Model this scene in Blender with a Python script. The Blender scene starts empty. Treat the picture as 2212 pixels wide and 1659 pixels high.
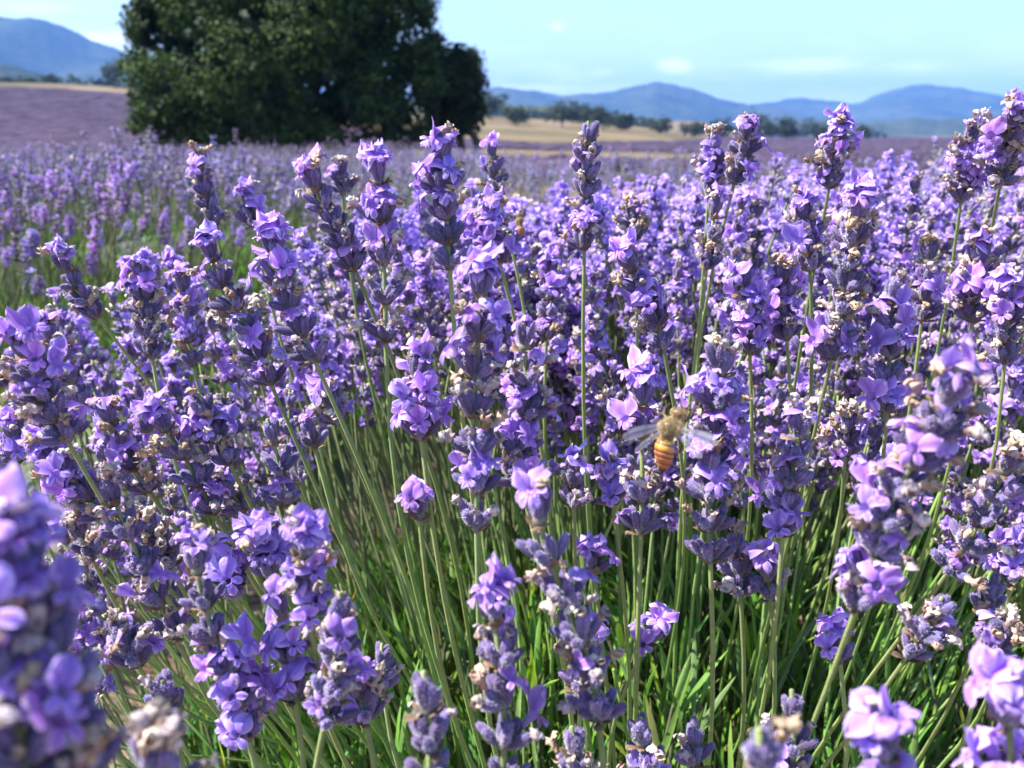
import bpy, math, random
import numpy as np
from mathutils import Vector, Matrix

PI = math.pi
SC = bpy.context.scene
COL = SC.collection
RNG = np.random.default_rng(11)

# ------------------------------------------------------------------ camera
CAM = np.array([0.0, 0.0, 0.72])
PITCH = math.radians(15.7)
F = 1916.0                      # focal length in pixels of a 2212 px wide picture
CX, CY = 1106.0, 829.5
cam_data = bpy.data.cameras.new("camera")
cam = bpy.data.objects.new("camera", cam_data)
COL.objects.link(cam)
cam.location = CAM
cam.rotation_euler = (PI / 2 - PITCH, 0, 0)
cam_data.sensor_width = 36
cam_data.lens = 36 * F / 2212
cam_data.clip_start = 0.01
cam_data.clip_end = 30000
cam_data.dof.use_dof = True
cam_data.dof.focus_distance = 0.29
cam_data.dof.aperture_fstop = 21.0
SC.camera = cam

# ------------------------------------------------------------------ light
SUN_EL, SUN_AZ = math.radians(52), math.radians(86)       # azimuth counted from +Y towards -X
sun_dir = Vector((-math.sin(SUN_AZ) * math.cos(SUN_EL), math.cos(SUN_AZ) * math.cos(SUN_EL), math.sin(SUN_EL)))
sl = bpy.data.lights.new("sun", 'SUN')
sl.energy = 5.0
sl.angle = math.radians(0.5)
sl.color = (1.0, 0.95, 0.88)
sun = bpy.data.objects.new("sun", sl)
COL.objects.link(sun)
sun.location = (-20, 10, 30)
sun.rotation_euler = sun_dir.to_track_quat('Z', 'Y').to_euler()

world = bpy.data.worlds.new("World")
SC.world = world
world.use_nodes = True
SKY_STRENGTH = 0.105
EXPOSURE = 1.58
HAZE_DENSITY = 1.4e-4

SC.view_settings.view_transform = 'Standard'
SC.view_settings.look = 'None'
SC.view_settings.exposure = EXPOSURE
SC.view_settings.gamma = 1
SC.view_settings.use_curve_mapping = False
SC.cycles.max_bounces = 6
SC.cycles.diffuse_bounces = 3
SC.cycles.glossy_bounces = 2
SC.cycles.transmission_bounces = 4
SC.cycles.transparent_max_bounces = 8
SC.cycles.volume_bounces = 0
SC.cycles.sample_clamp_indirect = 6


def ray(px, py):
    a, b = (px - CX) / F, -(py - CY) / F
    cp, sp = math.cos(PITCH), math.sin(PITCH)
    return np.array([a, cp + b * sp, -sp + b * cp])


def at(px, py, d):
    return CAM + ray(px, py) * d


def project(P):
    P = np.asarray(P, float) - CAM
    cp, sp = math.cos(PITCH), math.sin(PITCH)
    dep = P[..., 1] * cp - P[..., 2] * sp
    up = P[..., 1] * sp + P[..., 2] * cp
    return CX + F * P[..., 0] / dep, CY - F * up / dep, dep


# ------------------------------------------------------------------ node helpers
class NT:
    def __init__(self, tree):
        self.t = tree
        tree.nodes.clear()

    def n(self, kind, **kw):
        nd = self.t.nodes.new(kind)
        ins = kw.pop('ins', {})
        for k, v in kw.items():
            setattr(nd, k, v)
        for k, v in ins.items():
            sk = nd.inputs[k]
            if isinstance(v, tuple) and len(v) == 2 and hasattr(v[0], 'outputs'):
                self.t.links.new(v[0].outputs[v[1]], sk)
            elif hasattr(v, 'outputs'):
                self.t.links.new(v.outputs[0], sk)
            else:
                sk.default_value = v
        return nd

    def math(self, op, a, b=0.0, c=0.0, clamp=False):
        return self.n('ShaderNodeMath', operation=op, use_clamp=clamp, ins={0: a, 1: b, 2: c})

    def mix(self, fac, a, b, mode='MIX'):
        nd = self.n('ShaderNodeMix', data_type='RGBA', blend_type=mode)
        for idx, v in ((0, fac), (6, a), (7, b)):
            sk = nd.inputs[idx]
            if isinstance(v, tuple) and len(v) == 2 and hasattr(v[0], 'outputs'):
                self.t.links.new(v[0].outputs[v[1]], sk)
            elif hasattr(v, 'outputs'):
                self.t.links.new(v.outputs[0], sk)
            else:
                sk.default_value = v if not isinstance(v, tuple) or len(v) == 4 else (*v, 1)
        return (nd, 2)

    def ramp(self, fac, stops):
        nd = self.n('ShaderNodeValToRGB', ins={0: fac})
        el = nd.color_ramp.elements
        while len(el) > 1:
            el.remove(el[-1])
        el[0].position = stops[0][0]
        el[0].color = (*stops[0][1], 1) if isinstance(stops[0][1], tuple) else (stops[0][1],) * 3 + (1,)
        for p, c in stops[1:]:
            e = el.new(p)
            e.color = (*c, 1) if isinstance(c, tuple) else (c, c, c, 1)
        return nd


# ------------------------------------------------------------------ sky
w = NT(world.node_tree)
sky = w.n('ShaderNodeTexSky', sky_type='NISHITA', sun_disc=False, sun_elevation=SUN_EL,
          sun_rotation=-SUN_AZ, air_density=1.0, dust_density=0.9, ozone_density=0.5, altitude=600)
tc = w.n('ShaderNodeTexCoord')
stretch = w.n('ShaderNodeMapping', ins={0: (tc, 0), 3: (9, 9, 34)})
cn = w.n('ShaderNodeTexNoise', ins={0: stretch, 'Scale': 1.0, 'Detail': 7.0, 'Roughness': 0.6, 'Distortion': 0.3})
sep = w.n('ShaderNodeSeparateXYZ', ins={0: (tc, 0)})
# low bank of thin cloud along the horizon, all the way round, and a few small puffs
bank = w.ramp(cn, [(0.46, 0.0), (0.66, 0.8)])
low = w.ramp((sep, 2), [(0.0, 1.0), (0.04, 0.8), (0.075, 0.25), (0.12, 0.06), (0.35, 0.0)])
cloud = w.math('MULTIPLY', bank, low)
for (px, py, rx, rz, amt) in ((1452, 145, .024, .011, 1.7), (1300, 158, .016, .007, .9), (1740, 140, .06, .010, 1.0),
                              (1985, 148, .05, .010, 1.2), (245, 88, .05, .011, 2.0), (1120, 190, .07, .006, 1.4),
                              (1205, 60, .012, .008, .5), (90, 20, .05, .01, .5)):
    dv = ray(px, py)
    dv = dv / np.linalg.norm(dv)
    off = w.n('ShaderNodeVectorMath', operation='SUBTRACT', ins={0: (tc, 0), 1: tuple(dv)})
    sc_ = w.n('ShaderNodeVectorMath', operation='DIVIDE', ins={0: off, 1: (rx, rx, rz)})
    ln = w.n('ShaderNodeVectorMath', operation='LENGTH', ins={0: sc_})
    fall = w.math('SUBTRACT', 1.0, (ln, 1), clamp=True)
    nz = w.ramp(cn, [(0.30, 0.0), (0.62, 1.0)])
    puff = w.math('MULTIPLY', w.math('MULTIPLY', fall, amt), nz)
    cloud = w.math('ADD', cloud, puff, clamp=True)
cloud = w.math('MULTIPLY', cloud, 0.8)
skyc = w.mix(cloud, (sky, 0), (8.6, 8.8, 9.4, 1))
bg = w.n('ShaderNodeBackground', ins={0: skyc, 1: SKY_STRENGTH})
w.n('ShaderNodeOutputWorld', ins={0: bg})


# ------------------------------------------------------------------ materials
def material(name):
    m = bpy.data.materials.new(name)
    m.use_nodes = True
    return m, NT(m.node_tree)


def vary(t, col, amount_v=0.25, amount_h=0.02, scale=900, salt=1.0):
    """intrinsic colour from the mesh, varied per object and by fine grain"""
    oi = t.n('ShaderNodeObjectInfo')
    r1 = t.math('FRACT', t.math('MULTIPLY', (oi, 'Random'), 17.31 * salt))
    nz = t.n('ShaderNodeTexNoise', ins={0: (t.n('ShaderNodeTexCoord'), 3), 'Scale': scale, 'Detail': 3.0})
    hue = t.math('ADD', 0.5 - amount_h, t.math('MULTIPLY', r1, 2 * amount_h))
    val = t.math('ADD', 1 - amount_v, t.math('MULTIPLY', (oi, 'Random'), 2 * amount_v))
    val = t.math('MULTIPLY', val, t.math('ADD', 0.72, t.math('MULTIPLY', nz, 0.56)))
    return t.n('ShaderNodeHueSaturation', ins={'Hue': hue, 'Saturation': 1.0, 'Value': val, 'Color': col}), nz


def plant_mat(name, trans=0.0, rough=0.6, sheen=0.0, av=0.2, ah=0.02, scale=900, bump=0.0, bscale=1500, spec=0.3, tint=(1, 1, 1)):
    m, t = material(name)
    at_ = t.n('ShaderNodeAttribute', attribute_name='Col')
    hs, nz = vary(t, (at_, 0), av, ah, scale)
    pr = t.n('ShaderNodeBsdfPrincipled', ins={'Base Color': hs, 'Roughness': rough, 'Specular IOR Level': spec,
                                              'Sheen Weight': sheen, 'Sheen Roughness': 0.4,
                                              'Sheen Tint': (0.9, 0.88, 1.0, 1)})
    if bump:
        n2 = t.n('ShaderNodeTexNoise', ins={0: (t.n('ShaderNodeTexCoord'), 3), 'Scale': bscale, 'Detail': 2.0})
        bp = t.n('ShaderNodeBump', ins={'Strength': bump, 'Distance': 0.0004, 'Height': n2})
        t.t.links.new(bp.outputs[0], pr.inputs['Normal'])
    out = pr
    if trans:
        tcx = t.mix(1.0, hs, (*tint, 1), 'MULTIPLY')
        tr = t.n('ShaderNodeBsdfTranslucent', ins={0: tcx})
        out = t.n('ShaderNodeMixShader', ins={0: trans, 1: pr, 2: tr})
    t.n('ShaderNodeOutputMaterial', ins={0: out})
    return m


M_CALYX = plant_mat('calyx_velvet', sheen=0.5, rough=0.75, av=0.38, ah=0.018, scale=700, bump=0.7, bscale=2600)
M_PETAL = plant_mat('petal', trans=0.36, rough=0.5, av=0.24, ah=0.022, scale=260, bump=0.35, bscale=700, spec=0.25, tint=(1.0, 0.9, 1.0))
M_DRY = plant_mat('dry_petal', trans=0.2, rough=0.8, av=0.25, ah=0.012, scale=900, bump=0.6, bscale=1800)
M_STALK = plant_mat('green_stalk', trans=0.0, rough=0.6, sheen=0.03, av=0.2, ah=0.012, scale=300, bump=0.5, bscale=2200)
M_LEAF = plant_mat('grey_green_leaf', trans=0.28, rough=0.55, av=0.2, ah=0.015, scale=200, bump=0.3, bscale=900, tint=(1.0, 1.0, 0.5))
M_TREE = plant_mat('tree_leaf', trans=0.22, rough=0.6, av=0.0, ah=0.0, scale=0.8, spec=0.12, tint=(0.9, 1.0, 0.5))
M_BARK = plant_mat('bark', rough=0.9, av=0.1, scale=4)
PLANT = [M_STALK, M_CALYX, M_PETAL, M_DRY, M_LEAF]   # face material numbers 0..4


# ------------------------------------------------------------------ mesh arrays
class Arr:
    """vertices, triangles, vertex colours and one material number per triangle"""

    def __init__(self, V=None, T=None, C=None, M=None):
        self.V = np.zeros((0, 3)) if V is None else np.asarray(V, float)
        self.T = np.zeros((0, 3), int) if T is None else np.asarray(T, int)
        self.C = np.zeros((0, 3)) if C is None else np.asarray(C, float)
        self.M = np.zeros((0,), int) if M is None else np.asarray(M, int)


def cat(arrs):
    V, T, C, M, o = [], [], [], [], 0
    for a in arrs:
        V.append(a.V); T.append(a.T + o); C.append(a.C); M.append(a.M)
        o += len(a.V)
    return Arr(np.concatenate(V), np.concatenate(T), np.concatenate(C), np.concatenate(M))


def grid(P, C, mat, wrap=False):
    """P (nv, nu, 3) -> triangles; wrap closes the u direction"""
    nv, nu = P.shape[:2]
    idx = np.arange(nv * nu).reshape(nv, nu)
    a = idx[:-1] if wrap else idx[:-1, :-1]
    if wrap:
        b = np.roll(idx, -1, 1)[:-1]; c = np.roll(idx, -1, 1)[1:]; d = idx[1:]
    else:
        b = idx[:-1, 1:]; c = idx[1:, 1:]; d = idx[1:, :-1]
    T = np.concatenate([np.stack([a, b, c], -1).reshape(-1, 3), np.stack([a, c, d], -1).reshape(-1, 3)])
    C = np.broadcast_to(np.asarray(C, float), P.shape).reshape(-1, 3)
    return Arr(P.reshape(-1, 3), T, C, np.full(len(T), mat))


def moved(a, R=None, S=1.0, T=(0, 0, 0)):
    V = a.V * S
    if R is not None:
        V = V @ np.asarray(R).T
    return Arr(V + np.asarray(T), a.T, a.C, a.M)


def scatter(templates, idx, R, S, T, tint=None):
    """many transformed copies merged: idx chooses template, R (N,3,3), S (N,) or (N,3), T (N,3)"""
    out = []
    S = np.asarray(S, float)
    if S.ndim == 1:
        S = S[:, None]
    for k, a in enumerate(templates):
        s = np.nonzero(idx == k)[0]
        if not len(s):
            continue
        V = a.V[None] * S[s][:, None, :]
        V = np.einsum('nij,nvj->nvi', R[s], V) + T[s][:, None, :]
        n, nv = len(s), len(a.V)
        TT = a.T[None] + (np.arange(n) * nv)[:, None, None]
        C = np.broadcast_to(a.C[None], (n, nv, 3))
        if tint is not None:
            C = C * tint[s][:, None, :]
        out.append(Arr(V.reshape(-1, 3), TT.reshape(-1, 3), C.reshape(-1, 3), np.tile(a.M, n)))
    return cat(out)


def frames(Z, hint=None, roll=None):
    """rotation matrices whose third column is Z"""
    Z = np.asarray(Z, float)
    Z = Z / np.linalg.norm(Z, axis=-1, keepdims=True)
    if hint is None:
        hint = np.broadcast_to(np.array([0.03, 1.0, 0.05]), Z.shape)
    X = np.cross(hint, Z)
    X = X / (np.linalg.norm(X, axis=-1, keepdims=True) + 1e-12)
    Y = np.cross(Z, X)
    if roll is not None:
        c, s = np.cos(roll)[..., None], np.sin(roll)[..., None]
        X, Y = X * c + Y * s, Y * c - X * s
    return np.stack([X, Y, Z], -1)


def mesh_of(name, a, mats=PLANT, smooth=True):
    me = bpy.data.meshes.new(name)
    nv, nt = len(a.V), len(a.T)
    me.vertices.add(nv)
    me.vertices.foreach_set('co', a.V.astype(np.float32).ravel())
    me.loops.add(nt * 3)
    me.loops.foreach_set('vertex_index', a.T.astype(np.int32).ravel())
    me.polygons.add(nt)
    me.polygons.foreach_set('loop_start', (np.arange(nt) * 3).astype(np.int32))
    used = sorted(set(a.M.tolist()))
    for u in used:
        me.materials.append(mats[u])
    lut = np.zeros(max(used) + 1, int)
    for i, u in enumerate(used):
        lut[u] = i
    me.polygons.foreach_set('material_index', lut[a.M].astype(np.int32))
    me.polygons.foreach_set('use_smooth', np.full(nt, smooth))
    ca = me.color_attributes.new('Col', 'FLOAT_COLOR', 'POINT')
    ca.data.foreach_set('color', np.concatenate([a.C, np.ones((nv, 1))], 1).astype(np.float32).ravel())
    me.update(calc_edges=True)
    me.validate()
    return me


def tag(o, label=None, cat_=None, group=None, kind=None):
    if label: o['label'] = label
    if cat_: o['category'] = cat_
    if group: o['group'] = group
    if kind: o['kind'] = kind
    return o


def link(name, data, parent=None, M=None):
    o = bpy.data.objects.new(name, data)
    COL.objects.link(o)
    if parent is not None:
        o.parent = parent
    if M is not None:
        o.matrix_basis = M
    return o


def mat4(R, T, s=1.0):
    m = np.eye(4)
    m[:3, :3] = np.asarray(R) * s
    m[:3, 3] = T
    return Matrix(m.tolist())


def tube(pts, rad, seg=6, col=(0.2, 0.3, 0.1), mat=0, square=0.0, cap=True):
    """tube along a polyline with a radius per point; square>0 gives the ribbed four-sided lavender stem"""
    pts = np.asarray(pts, float)
    rad = np.broadcast_to(np.asarray(rad, float), (len(pts),))
    tan = np.gradient(pts, axis=0)
    Fm = frames(tan, hint=np.broadcast_to(np.array([0.9, 0.1, 0.2]), tan.shape))
    th = np.arange(seg) / seg * 2 * PI
    rr = 1 + square * np.cos(4 * th)
    ring = np.stack([np.cos(th) * rr, np.sin(th) * rr, np.zeros(seg)], -1)
    P = pts[:, None] + np.einsum('nij,sj->nsi', Fm, ring) * rad[:, None, None]
    col = np.asarray(col, float)
    C = np.broadcast_to(col if col.ndim == 1 else col[:, None], P.shape)
    a = grid(P, C, mat, wrap=True)
    if cap:
        n = len(a.V)
        last = np.arange(seg) + (len(pts) - 1) * seg
        V = np.vstack([a.V, pts[-1][None] + tan[-1] / (np.linalg.norm(tan[-1]) + 1e-9) * rad[-1] * 0.5])
        T = np.vstack([a.T, [[last[i], last[(i + 1) % seg], n] for i in range(seg)]])
        a = Arr(V, T, np.vstack([a.C, a.C[-1:]]), np.full(len(T), mat))
    return a


# ------------------------------------------------------------------ lavender pieces (metres, axis along +Z)
CAL_L = 6.8e-3


def calyx_arr(rg, seg=15, rings=9, hairs=190):
    L = CAL_L * rg.uniform(0.88, 1.12)
    R = 1.28e-3 * rg.uniform(0.88, 1.12)
    t = np.linspace(0, 1, rings)
    prof = np.interp(t, [0, .08, .3, .58, .82, .95, 1], [.34, .6, .93, 1.06, .86, .74, .40])
    th = np.arange(seg) / seg * 2 * PI
    rib = 1 + 0.10 * np.cos(th * seg / 3 * 1.0 + rg.uniform(0, 6))
    rr = prof[:, None] * (1 + (rib[None] - 1) * np.sin(t * PI)[:, None]) * R
    bend = rg.uniform(-.7, .7) * 1e-3
    z = np.broadcast_to((t * L)[:, None], rr.shape).copy()
    z[-1] += 0.35e-3 * np.cos(th * 5)
    P = np.stack([np.cos(th) * rr + bend * t[:, None] ** 2, np.sin(th) * rr, z], -1)
    base, mid, tip = np.array([.23, .22, .20]), np.array([.095, .070, .155]), np.array([.145, .105, .25])
    k = t[:, None, None]
    C = np.where(k < .3, base + (mid - base) * k / .3, mid + (tip - mid) * (k - .3) / .7)
    C = C * (1 + (rib[None, :, None] - 1) * 3.0)
    a = grid(P, np.broadcast_to(C, P.shape), 1, wrap=True)
    n = len(a.V)
    last = np.arange(seg) + (rings - 1) * seg
    V = np.vstack([a.V, [[bend, 0, L * .93]]])
    T = np.vstack([a.T, [[last[i], last[(i + 1) % seg], n] for i in range(seg)]])
    a = Arr(V, T, np.vstack([a.C, [[.10, .08, .12]]]), np.full(len(T), 1))
    if hairs:                                      # short pale fuzz
        i = rg.integers(seg, (rings - 1) * seg, hairs)
        p = a.V[i]
        nrm = p * [1, 1, 0]
        nrm /= np.linalg.norm(nrm, axis=1, keepdims=True) + 1e-9
        d = nrm + rg.normal(0, .45, (hairs, 3)) + [0, 0, .3]
        d /= np.linalg.norm(d, axis=1, keepdims=True)
        p = p + rg.normal(0, 1.5e-4, (hairs, 3))
        s = np.cross(d, [0, 0, 1.0]); s /= np.linalg.norm(s, axis=1, keepdims=True) + 1e-9
        hv = np.stack([p - s * 4.5e-5, p + s * 4.5e-5, p + d * rg.uniform(2.5e-4, 5.5e-4, (hairs, 1))], 1).reshape(-1, 3)
        ht = np.arange(hairs * 3).reshape(-1, 3)
        a = cat([a, Arr(hv, ht, np.tile([.62, .57, .66], (hairs * 3, 1)), np.full(hairs, 1))])
    return a


def calyx_low(rg, seg=5, rings=4):
    L, R = CAL_L * rg.uniform(.9, 1.1), 1.35e-3
    t = np.linspace(0, 1, rings)
    prof = np.interp(t, [0, .33, .66, 1], [.4, 1., .95, .25])
    th = np.arange(seg) / seg * 2 * PI
    P = np.stack([np.cos(th) * prof[:, None] * R, np.sin(th) * prof[:, None] * R,
                  np.broadcast_to((t * L)[:, None], (rings, seg))], -1)
    C = np.array([.24, .23, .22]) * (1 - t[:, None, None]) + np.array([.19, .14, .33]) * t[:, None, None]
    return grid(P, C, 1, wrap=True)


def lobe(rg, z0, ang, r0, length, width, flare, curl, nu=7, nv=6, ruffle=1.0, col=(.385, .205, .74), pale=(.72, .58, .88)):
    rad = np.array([math.cos(ang), math.sin(ang), 0.0])
    lat = np.array([-math.sin(ang), math.cos(ang), 0.0])
    up = np.array([0, 0, 1.0])
    u = np.linspace(-1, 1, nu)[None, :]
    v = np.linspace(0, 1, nv)[:, None]
    wv = width * .5 * np.interp(v[:, 0], [0, .2, .45, .7, .88, 1], [.42, .72, .98, 1.0, .74, .16])[:, None]
    fl = flare - curl * v
    out = length * v * np.cos(fl)
    hi = length * v * np.sin(fl)
    cup = -0.22 * width * (u ** 2) * (0.3 + v) * rg.uniform(.3, 1.5)
    p1, p2, p3 = rg.uniform(0, 6, 3)
    rf = ruffle * width * .085 * 1.35 * (np.sin(u * 4.2 + p1 + v * 3) * v + np.sin(v * 7 + p2 + u * 2) * np.abs(u) * v + .8 * np.sin(u * 9 + p3) * v ** 3)
    hh = hi + cup + rf
    end = 1 - .10 * (np.abs(np.sin(u * PI / 2 * .5 + .0)) < .08) * (v > .9)
    P = (rad * (r0 + out * end)[..., None] + lat * (u * wv)[..., None] + up * (z0 + hh)[..., None])
    col, pale = np.array(col), np.array(pale)
    edge = np.clip(np.abs(u) ** 3 * .7 + v ** 4 * .4, 0, 1)[..., None]
    vein = (np.exp(-(u * 5) ** 2) * (1 - v * .6))[..., None]
    C = col * (1 - edge) + pale * edge
    C = C * (1 - .33 * vein) * (1 + .09 * np.sin(u * 13 + p1) * (1 - .5 * v))[..., None]
    return grid(P, C, 2)


def blossom_arr(rg, low=False):
    sz = rg.uniform(.85, 1.15)
    L = CAL_L
    open_ = rg.uniform(.0, 1.0)
    seg, rings = (10, 6) if not low else (5, 3)
    t = np.linspace(0, 1, rings)
    th = np.arange(seg) / seg * 2 * PI
    rr = np.interp(t, [0, .5, 1], [.6e-3, .9e-3, 1.6e-3]) * sz
    zz = np.interp(t, [0, 1], [L * .8, L + 3.0e-3 * sz])
    P = np.stack([np.cos(th) * rr[:, None], np.sin(th) * rr[:, None], np.broadcast_to(zz[:, None], (rings, seg))], -1)
    C = np.array([.58, .45, .74]) * (1 - t[:, None, None]) + np.array([.44, .25, .70]) * t[:, None, None]
    parts = [grid(P, C, 2, wrap=True)]
    zt, r0 = zz[-1] - .2e-3, 1.25e-3 * sz
    nu, nv = (9, 7) if not low else (3, 4)
    fu = rg.uniform(.3, 1.15)
    for k in (-1, 1):                       # the two large rounded lobes of the upper lip
        parts.append(lobe(rg, zt, PI / 2 + k * rg.uniform(.42, .62), r0, rg.uniform(5.2, 6.8) * 1e-3 * sz, rg.uniform(4.6, 5.9) * 1e-3 * sz,
                          fu + rg.uniform(-.25, .25), rg.uniform(-.4, 1.3), nu, nv))
    for k in (-1, 0, 1):                    # the three small ones of the lower lip
        parts.append(lobe(rg, zt, -PI / 2 + k * rg.uniform(.85, 1.1), r0, rg.uniform(2.4, 3.6) * 1e-3 * sz, rg.uniform(2.1, 3.0) * 1e-3 * sz,
                          rg.uniform(-.1, .6), rg.uniform(.0, .8), max(3, nu - 2), max(3, nv - 1)))
    return cat(parts)


def withered_arr(rg, low=False):
    seg, rings = (7, 7) if not low else (4, 3)
    L = CAL_L
    t = np.linspace(0, 1, rings)
    th = np.arange(seg) / seg * 2 * PI
    ln = rg.uniform(1.8, 3.8) * 1e-3
    rr = np.interp(t, [0, .3, .6, .8, 1], [.7, .75, 1.0, 1.5, 1.0])[:, None] * .85e-3 * rg.uniform(.55, 1.5, (rings, seg))
    bx, by = rg.uniform(-1.6, 1.6, 2) * 1e-3
    sx = np.sin(t * rg.uniform(2, 5))[:, None]
    P = np.stack([np.cos(th) * rr + bx * t[:, None] ** 2, np.sin(th) * rr + by * sx * t[:, None],
                  L * .86 + ln * t[:, None] + rg.normal(0, 2e-4, (rings, seg))], -1)
    c0 = np.array([[.42, .29, .36], [.50, .36, .27], [.56, .44, .34], [.38, .22, .13]][rg.integers(0, 4)])
    c1 = np.array([[.64, .52, .42], [.54, .40, .29], [.70, .61, .54], [.50, .42, .44]][rg.integers(0, 4)])
    C = c0 * (1 - t[:, None, None]) + c1 * t[:, None, None]
    C = C * rg.uniform(.7, 1.1, (rings, seg, 1))
    a = [grid(P, C, 3, wrap=True)]
    if not low:
        for _ in range(rg.integers(2, 5)):
            a.append(moved(lobe(rg, 0, rg.uniform(0, 6.3), .2e-3, rg.uniform(1.0, 2.2) * 1e-3, rg.uniform(.8, 1.6) * 1e-3, rg.uniform(-.5, 1.4),
                                rg.uniform(-3, 3), 4, 5, 2.2, tuple(c1 * .9), tuple(c1)), T=(bx, by * math.sin(2), L * .86 + ln * .9)))
        for q in a[1:]:
            q.M[:] = 3
    return cat(a)


def collar_arr(rg, low=False):
    """hub and papery brown bracts at the foot of one whorl"""
    parts = []
    seg = 8 if not low else 5
    t = np.linspace(0, 1, 4)
    th = np.arange(seg) / seg * 2 * PI
    rr = np.array([1.0, 1.7, 1.6, .8]) * 1e-3
    P = np.stack([np.cos(th) * rr[:, None], np.sin(th) * rr[:, None], np.broadcast_to((t * 3e-3 - 1e-3)[:, None], (4, seg))], -1)
    parts.append(grid(P, (.17, .17, .13), 0, wrap=True))
    for k in range(2 if low else rg.integers(4, 7)):
        b = lobe(rg, -.8e-3, k * 1.3 + rg.uniform(-.4, .4), 1.0e-3, rg.uniform(2.6, 4.2) * 1e-3, rg.uniform(1.8, 3.0) * 1e-3, rg.uniform(.5, 1.2),
                 rg.uniform(-.5, .4), 4, 5, .6, (.20, .125, .08), (.30, .21, .14))
        b.M[:] = 3
        parts.append(b)
    return cat(parts)


rg = np.random.default_rng(5)
CALYX = [mesh_of('calyx', calyx_arr(rg)) for _ in range(9)]
BLOSSOM = [mesh_of('blossom', blossom_arr(rg)) for _ in range(14)]
WITHER = [mesh_of('withered_blossom', withered_arr(rg)) for _ in range(14)]
COLLAR = [mesh_of('whorl', collar_arr(rg)) for _ in range(5)]
calyx_mid = [calyx_arr(rg, 8, 6, 14) for _ in range(5)]
calyx_lo = [calyx_low(rg) for _ in range(4)]
wither_mid = [withered_arr(rg) for _ in range(8)]
wither_lo = [withered_arr(rg, True) for _ in range(6)]
blossom_lo = [blossom_arr(rg, True) for _ in range(8)]


def whorl_dirs(rg, n, top=False):
    """directions of the calyces round one whorl: two opposite fans, upper and lower tier"""
    out = []
    for k in range(n):
        phi = 2 * PI * k / n + rg.uniform(-.45, .45)
        if n > 7 and rg.random() < .12:
            continue
        if top:
            tilt = rg.uniform(.06, .45)
        else:
            tilt = rg.uniform(.28, .62) if k % 2 else rg.uniform(.58, 1.05)
        d = np.array([math.sin(tilt) * math.cos(phi), math.sin(tilt) * math.sin(phi), math.cos(tilt)])
        out.append((phi, d))
    return out


def calyx_frame(phi, d, rg):
    """Z along the calyx, Y towards the stem axis (the upper lip side)"""
    inward = np.array([0, 0, 1.0]) - d * d[2]
    Z = d / np.linalg.norm(d)
    Y = inward - Z * (inward @ Z)
    if np.linalg.norm(Y) < 1e-4:
        Y = np.array([0, 1.0, 0])
    Y /= np.linalg.norm(Y)
    a = rg.uniform(-.5, .5)
    X = np.cross(Y, Z)
    X, Y = X * math.cos(a) + Y * math.sin(a), Y * math.cos(a) - X * math.sin(a)
    return np.stack([X, Y, Z], -1)


# per letter: number of calyces, share in blossom, share withered
STATE = {'B': (12, .50, .26), 'b': (12, .25, .42), 'm': (12, .12, .60), 'w': (11, .02, .72), 'c': (11, .02, .18),
         's': (6, .30, .15), 'r': (4, .5, .0), 'F': (12, .74, .10), 'k': (6, .0, .05)}


def crowd_whorl(rg, state, top):
    n, pb, pw = STATE[state]
    parts = [collar_arr(rg, True)]
    spots = []
    for phi, d in whorl_dirs(rg, n - 2, top):
        Rm = calyx_frame(phi, d, rg)
        p = d * [1, 1, .2] * 1.1e-3
        parts.append(moved(calyx_mid[rg.integers(0, 5)], Rm, rg.uniform(.85, 1.1), p))
        r = rg.random()
        if r < pb:
            spots.append((Rm, p))
        elif r < pb + pw:
            parts.append(moved(wither_mid[rg.integers(0, 8)], Rm, rg.uniform(.8, 1.2), p))
    return cat(parts), spots


CROWD = {}
for st in 'Bbmwc':
    for top in (0, 1):
        CROWD[st, top] = []
        for k in range(4):
            a, spots = crowd_whorl(rg, st, top)
            CROWD[st, top].append((mesh_of('whorl', a), spots))


def bez(P0, P1, P2, P3, n):
    t = np.linspace(0, 1, n)[:, None]
    return (1 - t) ** 3 * P0 + 3 * (1 - t) ** 2 * t * P1 + 3 * (1 - t) * t * t * P2 + t ** 3 * P3


STEM_LOW, STEM_HI = np.array([.17, .34, .05]), np.array([.24, .27, .12])


def stalk_arr(root, pts, rad=0.84e-3, seg=8, n=12):
    """from the root up into the flower axis pts (ordered foot to tip)"""
    foot = pts[0]
    ax = pts[1] - pts[0]
    ax = ax / np.linalg.norm(ax)
    L = np.linalg.norm(foot - root)
    up = np.array([0, 0, 1.0]) * .6 + (foot - root) / L * .4
    c = bez(root, root + up * L * .4, foot - ax * L * .35, foot, n)
    path = np.vstack([c, pts[1:]])
    k = np.concatenate([np.linspace(0, .8, n), np.linspace(.85, 1, len(pts) - 1)])
    r = rad * (1.15 - .5 * k)
    col = STEM_LOW * (1 - k[:, None]) + STEM_HI * k[:, None]
    return tube(path, r, seg, col, 0, square=.13 if seg >= 8 else 0.0)


class Axis:
    def __init__(self, pts):
        self.p = np.asarray(pts, float)
        seg = np.linalg.norm(np.diff(self.p, axis=0), axis=1)
        self.s = np.concatenate([[0], np.cumsum(seg)])
        self.L = self.s[-1]

    def at(self, s):
        q = np.array([np.interp(s, self.s, self.p[:, i]) for i in range(3)])
        e = 2e-3
        a = np.array([np.interp(max(0, s - e), self.s, self.p[:, i]) for i in range(3)])
        b = np.array([np.interp(min(self.L, s + e), self.s, self.p[:, i]) for i in range(3)])
        return q, (b - a) / (np.linalg.norm(b - a) + 1e-12)


N_FLOWERS = 0


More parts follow.
